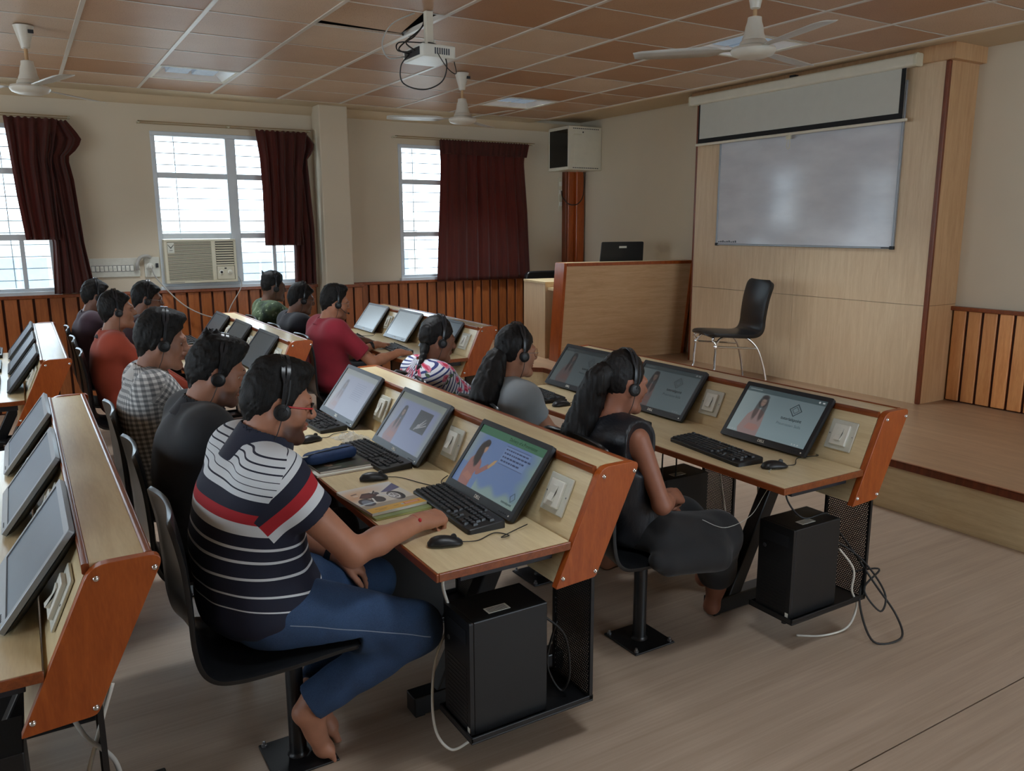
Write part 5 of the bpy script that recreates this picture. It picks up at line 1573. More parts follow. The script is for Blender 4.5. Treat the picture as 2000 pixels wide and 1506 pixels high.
def hair_mat(name, col=(15, 13, 12), rough=.58):
    mt, nt, b = newmat(name)
    v = objco(nt, (1, 1, .35)); f = noise(nt, v, 90, 4, .6)
    c = C(*col)
    nt.links.new(ramp(nt, f, [(.35, tuple(x * .5 for x in c[:3]) + (1,)), (.7, tuple(x * 1.6 for x in c[:3]) + (1,))]), b.inputs['Base Color'])
    b.inputs['Roughness'].default_value = rough; b.inputs['Specular IOR Level'].default_value = .28
    bump(nt, b, noise(nt, objco(nt, (1, 1, .25)), 420, 3, .6), .6, .002)
    return mt
M_HAIR = hair_mat('black_hair'); M_HAIRF = hair_mat('long_black_hair', (16, 13, 13), .46); M_BEARD = hair_mat('beard_hair', (24, 19, 17), .6)
def cloth(name, col, var=.10, rough=.85, sheen=.2):
    mt, nt, b = newmat(name)
    v = objco(nt); f = noise(nt, v, 7, 4)
    nt.links.new(ramp(nt, f, [(.3, tuple(x * (1 - var) for x in col[:3]) + (1,)), (.7, tuple(min(1, x * (1 + var)) for x in col[:3]) + (1,))]), b.inputs['Base Color'])
    b.inputs['Roughness'].default_value = rough; b.inputs['Sheen Weight'].default_value = sheen * .5
    bump(nt, b, noise(nt, v, 320, 2), .12, .001)
    return mt
def attr(nt, name):
    a = nt.nodes.new('ShaderNodeAttribute'); a.attribute_name = name
    s = nt.nodes.new('ShaderNodeSeparateXYZ'); nt.links.new(a.outputs['Vector'], s.inputs[0])
    return s.outputs['X'], s.outputs['Y'], s.outputs['Z']
def striped_mat():
    mt, nt, b = newmat('striped_polo')
    s, t, part = attr(nt, 'fab')
    NV, WH, RD = C(24, 27, 46), C(206, 210, 214), C(168, 30, 40)
    lo, hi = .50, 1.02
    f = lambda z: (z - lo) / (hi - lo)
    st = [(0, NV)]
    for z, w in ((.557, .002), (.600, .0045), (.653, .005), (.704, .0055), (.742, .006)):
        st += [(f(z - w / 2 - .001), WH), (f(z + w / 2 + .001), NV)]
    st += [(f(.781), WH), (f(.813), RD), (f(.844), NV), (f(.885), WH)]
    for k in range(6):
        z = .902 + k * .0185
        st += [(f(z), NV), (f(z + .0036), WH)]
    c1 = ramp(nt, mathn(nt, 'DIVIDE', mathn(nt, 'SUBTRACT', s, lo), hi - lo), st, 'CONSTANT')
    g = lambda q: (q + .12) / .26
    st2 = [(0, WH), (g(-.085), NV), (g(-.0815), WH), (g(-.062), NV), (g(-.0585), WH), (g(-.040), NV), (g(0), RD), (g(.038), WH), (g(.066), NV)]
    c2 = ramp(nt, mathn(nt, 'DIVIDE', mathn(nt, 'ADD', t, .12), .26), st2, 'CONSTANT')
    c = mixc(nt, mathn(nt, 'GREATER_THAN', part, 0.0), c1, c2)
    nt.links.new(c, b.inputs['Base Color']); b.inputs['Roughness'].default_value = .85
    bump(nt, b, noise(nt, objco(nt), 400, 2), .1, .001)
    return mt
def check_mat():
    mt, nt, b = newmat('checked_shirt')
    s, t, part = attr(nt, 'fab')
    p = .021
    bar = lambda x: mathn(nt, 'GREATER_THAN', mathn(nt, 'FRACT', mathn(nt, 'DIVIDE', x, p)), .5)
    k = mathn(nt, 'MULTIPLY', mathn(nt, 'ADD', bar(s), bar(t)), .5)
    c = ramp(nt, k, [(0, C(204, 204, 202)), (.5, C(150, 150, 150)), (1, C(104, 106, 108))])
    nt.links.new(c, b.inputs['Base Color']); b.inputs['Roughness'].default_value = .85
    return mt
def floral_mat():
    mt, nt, b = newmat('floral_striped_blouse')
    s, t, part = attr(nt, 'fab')
    q = mathn(nt, 'FRACT', mathn(nt, 'DIVIDE', mathn(nt, 'ADD', s, mathn(nt, 'MULTIPLY', t, .35)), .021))
    c = mixc(nt, mathn(nt, 'GREATER_THAN', q, .64), C(212, 212, 218), C(40, 50, 108))
    a = nt.nodes.new('ShaderNodeAttribute'); a.attribute_name = 'fab'
    def blobs(sc, th, col, off):
        nonlocal c
        mp = nt.nodes.new('ShaderNodeMapping'); mp.inputs['Location'].default_value = (off, off * .7, 0)
        nt.links.new(a.outputs['Vector'], mp.inputs[0])
        wv = nt.nodes.new('ShaderNodeTexVoronoi'); wv.voronoi_dimensions = '2D'; wv.inputs['Scale'].default_value = sc
        n_ = nt.nodes.new('ShaderNodeTexNoise'); n_.inputs['Scale'].default_value = 55; nt.links.new(mp.outputs[0], n_.inputs['Vector'])
        va = nt.nodes.new('ShaderNodeVectorMath'); va.operation = 'MULTIPLY_ADD'; va.inputs[1].default_value = (.022, .022, .022)
        nt.links.new(n_.outputs['Color'], va.inputs[0]); nt.links.new(mp.outputs[0], va.inputs[2])
        nt.links.new(va.outputs[0], wv.inputs['Vector'])
        c = mixc(nt, mathn(nt, 'LESS_THAN', wv.outputs['Distance'], th), c, col)
    blobs(19, .20, C(70, 92, 70), .37); blobs(15, .28, C(200, 112, 136), 0); blobs(15, .15, C(180, 40, 70), 0)
    nt.links.new(c, b.inputs['Base Color']); b.inputs['Roughness'].default_value = .8
    return mt
def camo_mat():
    mt, nt, b = newmat('leaf_print_shirt')
    v = objco(nt); f = noise(nt, v, 9, 3); g = noise(nt, v, 26, 4, .65)
    c = ramp(nt, f, [(.40, C(34, 48, 36)), (.52, C(60, 78, 52)), (.62, C(84, 98, 70))])
    c = mixc(nt, ramp(nt, g, [(.60, (0, 0, 0, 1)), (.66, (1, 1, 1, 1))]), c, C(150, 164, 140))
    nt.links.new(c, b.inputs['Base Color']); b.inputs['Roughness'].default_value = .85
    return mt
def denim_mat():
    mt, nt, b = newmat('blue_denim')
    v = objco(nt); f = noise(nt, v, 6, 4); g = noise(nt, objco(nt, (1, 1, 8)), 240, 2)
    c = ramp(nt, f, [(.3, C(20, 42, 74)), (.7, C(44, 74, 112))])
    c = mixc(nt, .35, c, ramp(nt, g, [(.3, C(18, 34, 62)), (.7, C(76, 102, 136))]))
    a = nt.nodes.new('ShaderNodeAttribute'); a.attribute_name = 'seam'
    c = mixc(nt, mathn(nt, 'MULTIPLY', mathn(nt, 'LESS_THAN', mathn(nt, 'ABSOLUTE', a.outputs['Fac']), .0013), .55), c, C(170, 180, 190))
    nt.links.new(c, b.inputs['Base Color']); b.inputs['Roughness'].default_value = .85
    bump(nt, b, g, .2, .001)
    return mt
def satin_mat():
    mt, nt, b = newmat('black_satin')
    b.inputs['Base Color'].default_value = C(24, 26, 32); b.inputs['Roughness'].default_value = .42
    bump(nt, b, noise(nt, objco(nt, (3, 1, 1)), 14, 3), .5, .01)
    return mt
M_EYE = None
def eye_mat():
    mt, nt, b = newmat('eye_white_and_iris')
    tc = nt.nodes.new('ShaderNodeTexCoord'); s = nt.nodes.new('ShaderNodeSeparateXYZ'); nt.links.new(tc.outputs['Object'], s.inputs[0])
    c = mixc(nt, mathn(nt, 'GREATER_THAN', s.outputs['X'], .0098), C(206, 200, 192), C(30, 18, 14))
    nt.links.new(c, b.inputs['Base Color']); b.inputs['Roughness'].default_value = .15
    return mt
M_EYE = eye_mat()
eye_me = bpy.data.meshes.new('eye'); _b = bmesh.new(); bmesh.ops.create_uvsphere(_b, u_segments=14, v_segments=10, radius=.0122); _b.to_mesh(eye_me); _b.free()
eye_me.polygons.foreach_set('use_smooth', [True] * len(eye_me.polygons)); eye_me.materials.append(M_EYE)

CURL = {'relax': ((22, 28, 18), 0), 'type': ((34, 36, 18), 0), 'fist': ((72, 88, 50), 1), 'flat': ((8, 12, 8), 0), 'drape': ((30, 22, 14), 0), 'lap': ((48, 62, 36), .6)}
def hand(F, W, fdir, nrm, side, pose, sc=1.0):
    f = unit(fdir); n = unit(np.asarray(nrm) - f * (np.asarray(nrm) @ f)); y = np.cross(n, f)
    T = lambda p: W + sc * (f * p[0] + y * p[1] * side + n * p[2])
    ang, tc = CURL[pose]
    my = (.029, .010, -.009, -.027); mx = (.086, .090, .084, .074)
    ln = ((.042, .026, .020), (.046, .030, .022), (.042, .028, .021), (.033, .021, .018))
    F.rc(W - f * .02, T((.02, .003, 0)), .026 * sc, .022 * sc, .015)
    for i in range(4):
        F.rc(T((.004, my[i] * .5, 0)), T((mx[i], my[i], 0)), .0165 * sc, .0118 * sc, .014)
    F.rc(T((.015, .014, -.006)), T((.05, .034, -.010)), .017 * sc, .013 * sc, .014)
    F.rc(T((.02, -.018, -.006)), T((.06, -.022, -.005)), .014 * sc, .010 * sc, .014)
    for i in range(4):
        p = np.array((mx[i], my[i], 0.)); a = 0; spread = my[i] * 1.4
        for j in range(3):
            a += math.radians(ang[j] + (3 * i if j == 0 else 0))
            q = p + ln[i][j] * np.array((math.cos(a) * math.cos(spread), math.sin(spread) * .6, -math.sin(a)))
            r = (.0094, .0086, .0078, .0068)
            k = .92 if i in (0, 2) else (1.0 if i == 1 else .84)
            F.rc(T(p), T(q), r[j] * k * sc, r[j + 1] * k * sc, .0035)
            p = q
    th0 = [(.022, .020, -.008), (.052, .044, -.014), (.080, .056, -.018), (.103, .058, -.024)]
    th1 = [(.022, .020, -.008), (.052, .040, -.024), (.076, .026, -.042), (.088, .004, -.048)]
    th = [tuple(a + (b - a) * tc for a, b in zip(u, v)) for u, v in zip(th0, th1)]
    F.chain([T(p) for p in th], [.0145 * sc, .0115 * sc, .0105 * sc, .0085 * sc], .005)
    return T

def foot(F, A, heel, ball, toe_up=0, side=1):
    """ankle, heel and ball of the foot; five toes in front of the ball"""
    A, heel, ball = V3(*A), V3(*heel), V3(*ball)
    F.rc(A, heel + (0, 0, .006), .036, .030, .03); F.rc(heel, ball, .028, .030, .03); F.rc(A, (heel * .35 + ball * .65) + (0, 0, .022), .034, .026, .03)
    d = unit(ball - heel); w = unit(np.cross((0, 0, 1), d))
    F.rc(ball + w * .022 * side, ball - w * .026 * side, .021, .017, .02)
    for i, (o, l, r) in enumerate(((.027, .052, .0135), (.008, .050, .0095), (-.007, .044, .009), (-.020, .037, .0085), (-.032, .028, .0085))):
        b = ball + w * o * side + d * .004; t = ball + w * o * side * 1.1 + d * l + (0, 0, toe_up - .008)
        m_ = (b + t) / 2 + (0, 0, .006)
        F.chain([b, m_, t], [r * 1.05, r * .9, r], .006)

def arm_ik(S, Wp, hint, l1=.285, l2=.255):
    S, Wp = V3(*S), V3(*Wp); d = np.linalg.norm(Wp - S); sc = max(1, d / (l1 + l2) * 1.005); l1 *= sc; l2 *= sc
    u = (Wp - S) / d; a = (l1 * l1 - l2 * l2 + d * d) / (2 * d); hh = math.sqrt(max(0, l1 * l1 - a * a))
    hint = np.asarray(hint, float); hint = unit(hint - u * (hint @ u))
    return S + u * a + hint * hh

def sines(X, Y, Z, seed, fr, amp, n=5, zs=1.0):
    r = np.random.RandomState(seed); o = 0
    for i in range(n):
        k = r.normal(size=3) * fr; o = o + np.sin(k[0] * X + k[1] * Y + k[2] * zs * Z + r.uniform(0, 6.28))
    return o * (amp / n)

HEADS = {}
def person(key, label, base, head, look=(0, 0, 0), hs=1.0, hip=(-.09, 0, .55), build=1.0, belly=1.0, sw=.185, skin=(150, 104, 80), h=.007,
           R=None, L=None, legs=None, shirt=None, sleeve='short', pants=None, hair='short', ht=.022, beard=0, female=False, bareneck=.010,
           collar=None, sleeve_len=.62, fab=None, hairkw=None, baggy=1.0, nosleeve=False, drape_=None):
    rt = thing('person', label, 'person', (base[0], base[1], 0))
    hd = V3(*head); hip = V3(*hip)
    RH = rz(look[1]) @ ry(look[0]) @ rx(look[2])
    Hp = lambda p: hd + RH @ (V3(*p) * hs)
    nb = hd + RH @ V3(-.045, 0, -.07) * hs + V3(-.012, 0, -.075)      # base of the neck
    F = Field()
    # ---- head
    def hel(c, r, k=.02, rot=None, sub=False):
        F.el(Hp(c), V3(*r) * hs, RH if rot is None else RH @ rot, k, sub)
    def hrc(a, b, ra, rb, k=.015): F.rc(Hp(a), Hp(b), ra * hs, rb * hs, k)
    jw = .93 if female else 1.0
    hel((-.012, 0, .038), (.100, .077, .104), .03)
    hel((.030, 0, -.030), (.064, .060 * jw, .082), .03)
    for s in (-1, 1):
        hrc((-.005, s * .056 * jw, -.045), (.030, s * .050 * jw, -.085), .022, .020, .025)
        hrc((.030, s * .050 * jw, -.085), (.076, s * .014, -.104), .020, .017, .025)
        hel((.058, s * .040, -.022), (.026, .024, .028), .03)
        hrc((.082, s * .046, .028), (.094, s * .012, .031), .0115, .011, .02)
        hel((.082, s * .031, .009), (.014, .016, .010), .010, sub=True)
        hrc((.081, s * .044, .017), (.090, s * .020, .019), .0055, .0055, .006)
        hrc((.080, s * .043, .003), (.088, s * .020, .002), .0045, .0045, .006)
        hel((.108, s * .0125, -.0255), (.0105, .0085, .008), .010)
        er = rz(s * .35)
        hel((-.012, s * .080, .002), (.021, .0075, .033), .010, er)
        hel((-.010, s * .083, -.026), (.012, .007, .012), .008, er)
        hel((-.006, s * .0875, .004), (.011, .005, .019), .006, er, True)
    hel((.080, 0, -.100), (.021, .024, .018), .02)
    hrc((.094, 0, .022), (.119, 0, -.018), .0085, .0120, .016)
    hel((.112, 0, -.022), (.012, .011, .010), .010)
    hel((.097, 0, -.052), (.0125, .024, .0068), .006); hel((.096, 0, -.066), (.0125, .020, .0078), .006)
    hel((.106, 0, -.0585), (.008, .022, .0018), .003, sub=True)
    # ---- neck and trunk (inside the clothes)
    nr = .050 if female else .058 * (.5 + .5 * build)
    F.rc(Hp((-.022, 0, -.05)), nb + (0, 0, -.01), nr * .98, nr * 1.08, .03)
    sp = nb - hip; ax = unit(sp); back = unit(np.cross(np.cross(ax, (0, 1, 0)), ax)); yv = V3(0, 1, 0); fw = np.cross(yv, ax)
    Rt = np.stack([fw, yv, ax], 1); SL = np.linalg.norm(sp)
    SH = {}
    for s, A in ((-1, R), (1, L)):
        SH[s] = nb + fw * .006 - ax * .042 + yv * s * sw + V3(*(A.get('sh', (0, 0, 0)) if A else (0, 0, 0)))
    b = build
    tr = [(.10, .125 * b * belly, .160 * b, .115), (.36, .120 * b * belly, .150 * b, .14), (.66, .122 * b, .168 * b, .16)]
    cv = lambda t: hip + sp * t - fw * (.030 * math.sin(PI * t))
    sq = .84
    for (t, d, w, l) in tr: F.el(cv(t), (d * sq, w * sq, l * .92), Rt, .05)
    F.rc(SH[-1] + (0, .04, -.02), SH[1] + (0, -.04, -.02), .052, .052, .05)
    # ---- arms
    armd = {}
    for s, A in ((-1, R), (1, L)):
        if A is None: A = dict(w=(.36, s * .16, .73))
        Wp = V3(*A['w'])
        El = V3(*A['e']) if 'e' in A else arm_ik(SH[s], Wp, A.get('hint', (-.2, s * .6, -1)))
        m_ = (.5 + .5 * b) * (.86 if female else .96)
        F.rc(SH[s], El, .050 * m_, .039 * m_, .03); mid = El * .65 + Wp * .35
        F.rc(El, mid, .039 * m_, .038 * m_, .02); F.rc(mid, Wp, .038 * m_, .0255 * (.9 if female else 1), .02)
        hand(F, Wp, A.get('f', Wp - El), A.get('n', (0, 0, 1)), -s, A.get('pose', 'type'), .92 if female else 1.0)
        armd[s] = (SH[s], El, Wp)
    # ---- legs
    LG = {}
    for s in (-1, 1):
        q = (legs or {}).get(s, {})
        Kn = V3(*q.get('k', (.37, s * .12, .485))); An = V3(*q.get('a', (.34, s * .11, .10)))
        Hj = hip + (0.02, s * .088, -.012)
        F.rc(Hj, Kn, .056 * b, .046, .04); F.rc(Kn, An, .046, .034, .03)
        he = q.get('heel', tuple(An + (-.035, 0, -.068))); ba = q.get('ball', tuple(An + (.115, -.01 * s, -.074)))
        foot(F, An, he, ba, side=-s)
        LG[s] = (Hj, Kn, An)
    P, Q = F.mesh(h)
    q = (P - hd) @ RH / hs
    near = np.abs(q).max(axis=1) < .16
    lip = near & (np.abs(q[:, 1]) < .024) & (q[:, 0] > .094) & (q[:, 2] < -.046) & (q[:, 2] > -.073)
    stub = np.zeros(len(P))
    if beard:
        z = q[:, 2]; x = q[:, 0]
        mk = near & (z < -.035) & (x > .012 + .0 * z) & ~((np.abs(q[:, 1]) < .026) & (z > -.078) & (x > .09)) & ~((x < .075) & (z > -.050) & (x > .035))
        cl = np.clip((-.030 - z) / .03, 0, 1)
        stub = np.where(mk, beard * cl, 0); stub = np.where(near & (np.abs(q[:, 1]) < .028) & (x > .092) & (z < -.036) & (z > -.046), beard * .8, stub)
        stub = np.where(near & (z > -.12) & (z < -.06) & (x > .0) & mk, beard, stub)
        stub *= np.clip((x - .004 + np.clip(-.06 - z, 0, .05) * .3) / .02, 0, 1) * np.clip((z + .140) / .02, 0, 1)
        for _ in range(3):
            acc = np.zeros(len(P)); cn = np.zeros(len(P))
            for a in range(4):
                acc += np.bincount(Q[:, a], stub[Q[:, (a + 1) % 4]], len(P)) + np.bincount(Q[:, a], stub[Q[:, (a + 3) % 4]], len(P)); cn += 2 * np.bincount(Q[:, a], minlength=len(P))
            stub = .4 * stub + .6 * acc / np.maximum(cn, 1)
    me = to_mesh('body', P, Q, skin if not isinstance(skin, tuple) else skin_mat('skin_' + key, C(*skin)), {'lip': lip * .7, 'stubble': stub})
    link(me, 'body', rt)
    eu = Matrix(RH.tolist()).to_euler()
    for s in (-1, 1):
        o = link(eye_me, 'eye', rt, loc=tuple(Hp((.0735, s * .0305, .0095))), rot=eu); o.scale = (hs,) * 3
        eb = MB().tube(spline([(.083, s * .048, .031), (.093, s * .034, .037), (.0985, s * .014, .034)], 5), [.002] + [.0036] * 8 + [.003, .002], 6)
        o = eb.build('eyebrow', M_BEARD, rt, loc=tuple(hd), rot=eu, smooth=180); o.scale = (hs,) * 3
    # ---- shirt
    G = Field()
    ex = .006
    for (t, d, w, l) in tr: G.el(cv(t), (d + ex, w + ex, l), Rt, .06)
    G.rc(SH[-1] + (0, .03, -.012), SH[1] + (0, -.03, -.012), .066 * b, .066 * b, .05)
    for s in (-1, 1):
        G.rc(nb + (0, s * .03, .0), SH[s] + (0, 0, .0), .050, .050 * b, .05)
        G.rc(SH[s] - fw * .02, cv(.42) + yv * s * .085 * b - fw * .02, .062 * b, .085 * b, .09)
    if female:
        for s in (-1, 1): G.el(cv(.62) + fw * .085 + yv * s * .07, (.055, .060, .065), Rt, .04)
    G.el(hip + (.01, 0, -.005), (.145 * b, .178 * b, .10), None, .06)
    for s in (-1, 1):
        S, E, W_ = armd[s]; u = unit(E - S); Ls = np.linalg.norm(E - S)
        m_ = b * (.9 if female else 1.0)
        if sleeve == 'short':
            c_ = S + u * Ls * sleeve_len
            G.rc(S, c_, .068 * m_, .060 * m_, .03, flat=True)
        elif sleeve == 'long':
            G.rc(S, E, .066 * m_, .054 * m_, .03); v_ = unit(W_ - E)
            G.rc(E, W_ - v_ * .01, .054 * m_, .040 * m_, .03, flat=True)
    upn = unit(Hp((-.022, 0, -.05)) - nb)
    if not nosleeve: G.rc(nb - (0, 0, .02), nb + upn * .022, nr * 1.12 + .016, nr * 1.06 + .011, .03, flat=True)
    G.rc(nb - upn * .01, Hp((-.022, 0, -.05)) + upn * .06, nr * 1.10 + bareneck * .5, nr * 1.0 + bareneck * .5, .006, sub=True)
    if nosleeve:
        for s in (-1, 1):
            S = armd[s][0]; G.el(S + (0, s * .046, -.015), (.078, .050, .105), None, .015, sub=True)
    zs = .456
    G.cuts.append(lambda D, X, Y, Z: np.maximum(D, zs - Z))
    sd = abs(hash_(key)) % 1000
    fold = lambda X, Y, Z: sines(X, Y, Z, sd, 26, .0062, 6, 1.6) * np.clip((.86 - Z) * 4, .10, 1)
    P, Q = G.mesh(h * 1.1, fold)
    xl = (P - cv(.5)) @ Rt
    s_ = (P[:, 0]) * ax[0] + P[:, 2] * ax[2]
    t_ = np.arctan2(xl[:, 1], -xl[:, 0]) * .16; part = np.zeros(len(P))
    for s in (-1, 1):
        S, E, W_ = armd[s]; u = unit(E - S)
        rel = P - S; tt = rel @ u; rad = np.linalg.norm(rel - tt[:, None] * u, axis=1)
        if fab == 'striped':
            seam = np.minimum.reduce([s * P[:, 1] - (sw - .050), P[:, 0] + .125 - (P[:, 2] - .90) * .6, P[:, 2] - .79, .125 - rad])
            side = s * P[:, 1] > 0
            t_ = np.where(side, tt - .038, t_); part = np.where(side, seam, part)
            s_ = P[:, 0] * .208 + P[:, 2] * .978
        elif sleeve != 'none':
            on = (s * P[:, 1] > sw + .01) & (tt > -.02) & (rad < .085)
            t_ = np.where(on, np.arctan2(rel @ np.cross(u, V3(0, 1, 0)), rel[:, 1] * s) * .06, t_); s_ = np.where(on, tt, s_)
    me = to_mesh('shirt', P, Q, shirt, {'fab': np.stack([s_, t_, part], 1)})
    link(me, 'top' if female else 'shirt', rt)
    # ---- collar
    if collar:
        K = Field(); cm, ch = collar[0], collar[1]
        a = nb + V3(.004, 0, -.012); up = unit(Hp((-.02, 0, -.05)) - nb)
        K.rc(a - up * .03, a + up * ch, nr * 1.18 + .032, nr * 1.05 + .014, .0, flat=True)
        K.rc(a - up * .06, a + up * (ch + .05), nr * 1.16 + .020, nr * 0.98 + .006, .004, sub=True)
        K.cuts.append(lambda D, X, Y, Z: np.maximum(D, -((X - a[0]) * up[0] + (Z - a[2]) * up[2] + .030)))
        K.cuts.append(lambda D, X, Y, Z: np.maximum(D, .016 - np.abs(Y) - np.maximum(0, (a[0] + .03 - X)) * 9))
        P, Q = K.mesh(.0045)
        me = to_mesh('collar', P, Q, cm); link(me, 'collar', rt)
        if len(collar) > 2:
            rr = nr * 1.16 + .0205
            ptsc = [a - up * .0 + V3(math.cos(t) * rr, math.sin(t) * rr, 0) for t in np.linspace(.5, 2 * PI - .5, 28)]
            MB().tube(ptsc, .0028, 6).build('collar_piping', collar[2], rt, smooth=180)
    # ---- trousers
    T = Field()
    T.el(hip + (.01, 0, -.01), (.135 * b, .170 * b, .095), None, .05)
    for s in (-1, 1):
        Hj, Kn, An = LG[s]
        T.rc(Hj, Kn, .086 * b * baggy, .066 * baggy, .04); v_ = unit(An - Kn)
        T.rc(Kn, An - v_ * (legs or {}).get('cuff', .01), .066 * baggy, .052 * baggy, .03, flat=True)
    for e_ in (drape_ or []): T.rc(*e_, .07)
    T.cuts.append(lambda D, X, Y, Z: np.where((X < .150) & (Z > .385) & (np.abs(Y) < .218), np.maximum(D, .4565 - Z), D))
    P, Q = T.mesh(h * 1.15, lambda X, Y, Z: sines(X, Y, Z, sd + 5, 30, .006, 6, 1.4))
    sm = np.full(len(P), 1.0)
    for s in (-1, 1):
        Hj, Kn, An = LG[s]
        u = unit(Kn - Hj); n2 = unit(np.cross(u, V3(0, 1, 0))); rel = P - Hj; tt = rel @ u
        q1 = rel @ n2; on = (s * (P[:, 1] - (Hj[1] + (Kn[1] - Hj[1]) * np.clip(tt / np.linalg.norm(Kn - Hj), 0, 1))) > .01) & (tt > .02) & (tt < np.linalg.norm(Kn - Hj) + .02)
        sm = np.where(on, q1 - .006, sm)
    link(to_mesh('trousers', P, Q, pants, {'seam': sm}), 'trousers', rt)
    # ---- hair (made in the head's own frame)
    Hh = Field(); kw = hairkw or {}
    Hh.el((-.013, 0, .040), (.099 + ht * .6, .0765 + kw.get('sd', ht * .45), .104 + ht), None, .02)
    if hair in ('short', 'fade', 'quiff'):
        Hh.rc((-.062, 0, .0), (-.054, 0, kw.get('nape', -.088)), .044, .032, .03)
        line = [(-.14, -.060), (-.10, -.050), (-.07, -.044), (-.045, -.036), (-.036, -.030), (-.030, .022), (0, .030), (.03, .038), (.050, .050), (.066, .074), (.084, .094), (.105, .125), (.2, .2)]
        if hair == 'quiff': Hh.el((.060, 0, .112 + ht * .4), (.042, .054, .026), ry(-.3), .03); Hh.el((.0, 0, .125 + ht * .5), (.075, .055, .024), None, .03)
        if hair == 'short' and kw.get('fringe', 1): Hh.el((.068, 0, .094), (.032, .052, .022), ry(.5), .02)
        if kw.get('tuft'):
            for k in range(9):
                a = -1.2 + k * .3; Hh.rc((-.05 + .02 * math.cos(k), .02 * math.sin(k * 2), .13), (-.055 + .03 * math.cos(k * 1.7), .025 * math.sin(k * 2.3), .166 + .008 * math.sin(k * 3)), .012, .003, .006)
    else:
        line = [(-.12, -.05), (-.08, -.038), (-.04, -.026), (-.02, -.004), (.0, .018), (.03, .048), (.06, .074), (.085, .096), (.12, .14), (.2, .2)]
    zz, xx = zip(*line)
    bot = kw.get('bot', -.125)
    def cut(D, X, Y, Z):
        D = np.maximum(D, (X - np.interp(Z, zz, xx)) * .7 - np.maximum(0, np.abs(Y) - .05) * kw.get('yk', .15))
        return np.maximum(D, bot - Z + np.maximum(X + .06, 0) * .6)
    def strand(X, Y, Z):
        th = np.arctan2(Y, X + .05 - .25 * (Z - .1)); rr = np.sqrt((X + .05) ** 2 + Y ** 2 + (Z - .1) ** 2)
        a = .0022 if hair != 'fade' else .0012
        am = kw.get('rough', 1.0)
        return a * .6 * np.sin(46 * th + 5 * np.sin(40 * rr)) * am + sines(X, Y, Z, sd + 9, 70, .0045 * am, 6) + sines(X, Y, Z, sd + 3, 260, .0034 * am, 6)
    if hair in ('fade',):
        Hh.p = []; Hh.el((-.013, 0, .040), (.103, .080, .109), None, .02); Hh.el((-.012, 0, .112), (.092, .072, .052), None, .03)
        Hh.rc((-.09, 0, .12), (-.105, 0, .16), .016, .006, .01)
    Hh.cuts.append(cut)
    P, Q = Hh.mesh(min(h, .0055), strand)
    o = link(to_mesh('hair', P, Q, M_HAIRF if female else M_HAIR), 'hair', rt, loc=tuple(hd), rot=eu); o.scale = (hs,) * 3
    HEADS[key] = (rt, hd, RH, hs, V3(base[0], base[1], 0), nb, eu, ht, Hp)
    return rt

def hash_(s):
    v = 7
    for c in s: v = (v * 31 + ord(c)) % 1000003
    return v

def tail(key, name, pts, rs, mat=None, h=.006, seed=1, flat=.75, groove=11):
    """hair hanging from the head; points in world coordinates relative to the chair"""
    rt = HEADS[key][0]; Fd = Field()
    P_ = spline(pts, 6); L_ = np.linspace(0, 1, len(P_)); R_ = np.interp(L_, np.linspace(0, 1, len(rs)), rs)
    Fd.chain([tuple(p) for p in P_], list(R_), .02)
    def disp(X, Y, Z): return sines(X * 1.0, Y * 1.0, Z * .18, seed, 170, .007, 6) + sines(X, Y, Z * .2, seed + 2, 380, .003, 5)
    P, Q = Fd.mesh(h, disp)
    return link(to_mesh(name, P, Q, M_HAIRF), name, rt)
# ------------------------------------------------------------------ the twelve people
B_, A_ = CH['B'], CH['A']
JEANS = denim_mat(); M_DKTR = cloth('dark_trousers', C(28, 29, 34)); M_GREYTR = cloth('grey_trousers', C(62, 64, 70)); M_BLKCL = cloth('black_cotton', C(20, 20, 24))
PPL = 'people at the computers'
def world(x, y): return lambda p: (p[0] - x, p[1] - y, p[2])
# striped polo shirt, jeans, right fist on the keyboard, right foot tucked under the chair
w = world(B_, 2.30)
person('striped', 'man in striped navy, white and red polo shirt and blue jeans', (B_, 2.30), (-.002, 0, 1.128),
       look=(.20, -.10, .0), hs=.90, hip=(-.085, 0, .555), build=1.16, belly=1.12, sw=.19, skin=(172, 118, 92), h=.0048,
       R=dict(w=w((.985, 2.165, .742)), e=w((.73, 2.08, .725)), f=(1, .38, -.10), n=(-.1, -.25, 1), pose='fist'),
       L=dict(w=w((.80, 2.40, .585)), e=w((.66, 2.53, .66)), f=(.75, -.08, -.66), n=(.5, -.3, .8), pose='drape'),
       legs={-1: dict(k=w((.950, 2.145, .405)), a=w((.640, 2.215, .225)), heel=w((.600, 2.212, .190)), ball=w((.662, 2.235, .038))),
             1: dict(k=w((.930, 2.47, .440)), a=w((.69, 2.33, .22)), heel=w((.65, 2.33, .18)), ball=w((.71, 2.33, .045))), 'cuff': -.02},
       shirt=striped_mat(), fab='striped', sleeve='short', sleeve_len=.46, pants=JEANS, hair='quiff', ht=.012, beard=1.0,
       collar=(cloth('navy_rib', C(24, 28, 48)), .080), baggy=1.16)
person('dark', 'man with tousled hair and short beard in a black speckled shirt, leaning forward', (B_, 3.02), (-.025, 0, 1.112),
       look=(.26, -.12, .04), hs=.92, hip=(-.10, 0, .56), build=1.05, sw=.185, skin=(158, 108, 84), h=.0055,
       R=dict(w=(.28, -.06, .66), pose='relax', hint=(-.3, -.5, -1)), L=dict(w=(.30, .10, .66), pose='relax', hint=(-.3, .5, -1)),
       shirt=cloth('black_speckled', C(36, 38, 42), .3), sleeve='long', pants=M_DKTR, collar=(cloth('black_collar', C(30, 32, 38)), .050), hair='quiff', ht=.013, beard=.9, hairkw=dict(tuft=1, rough=1.2))
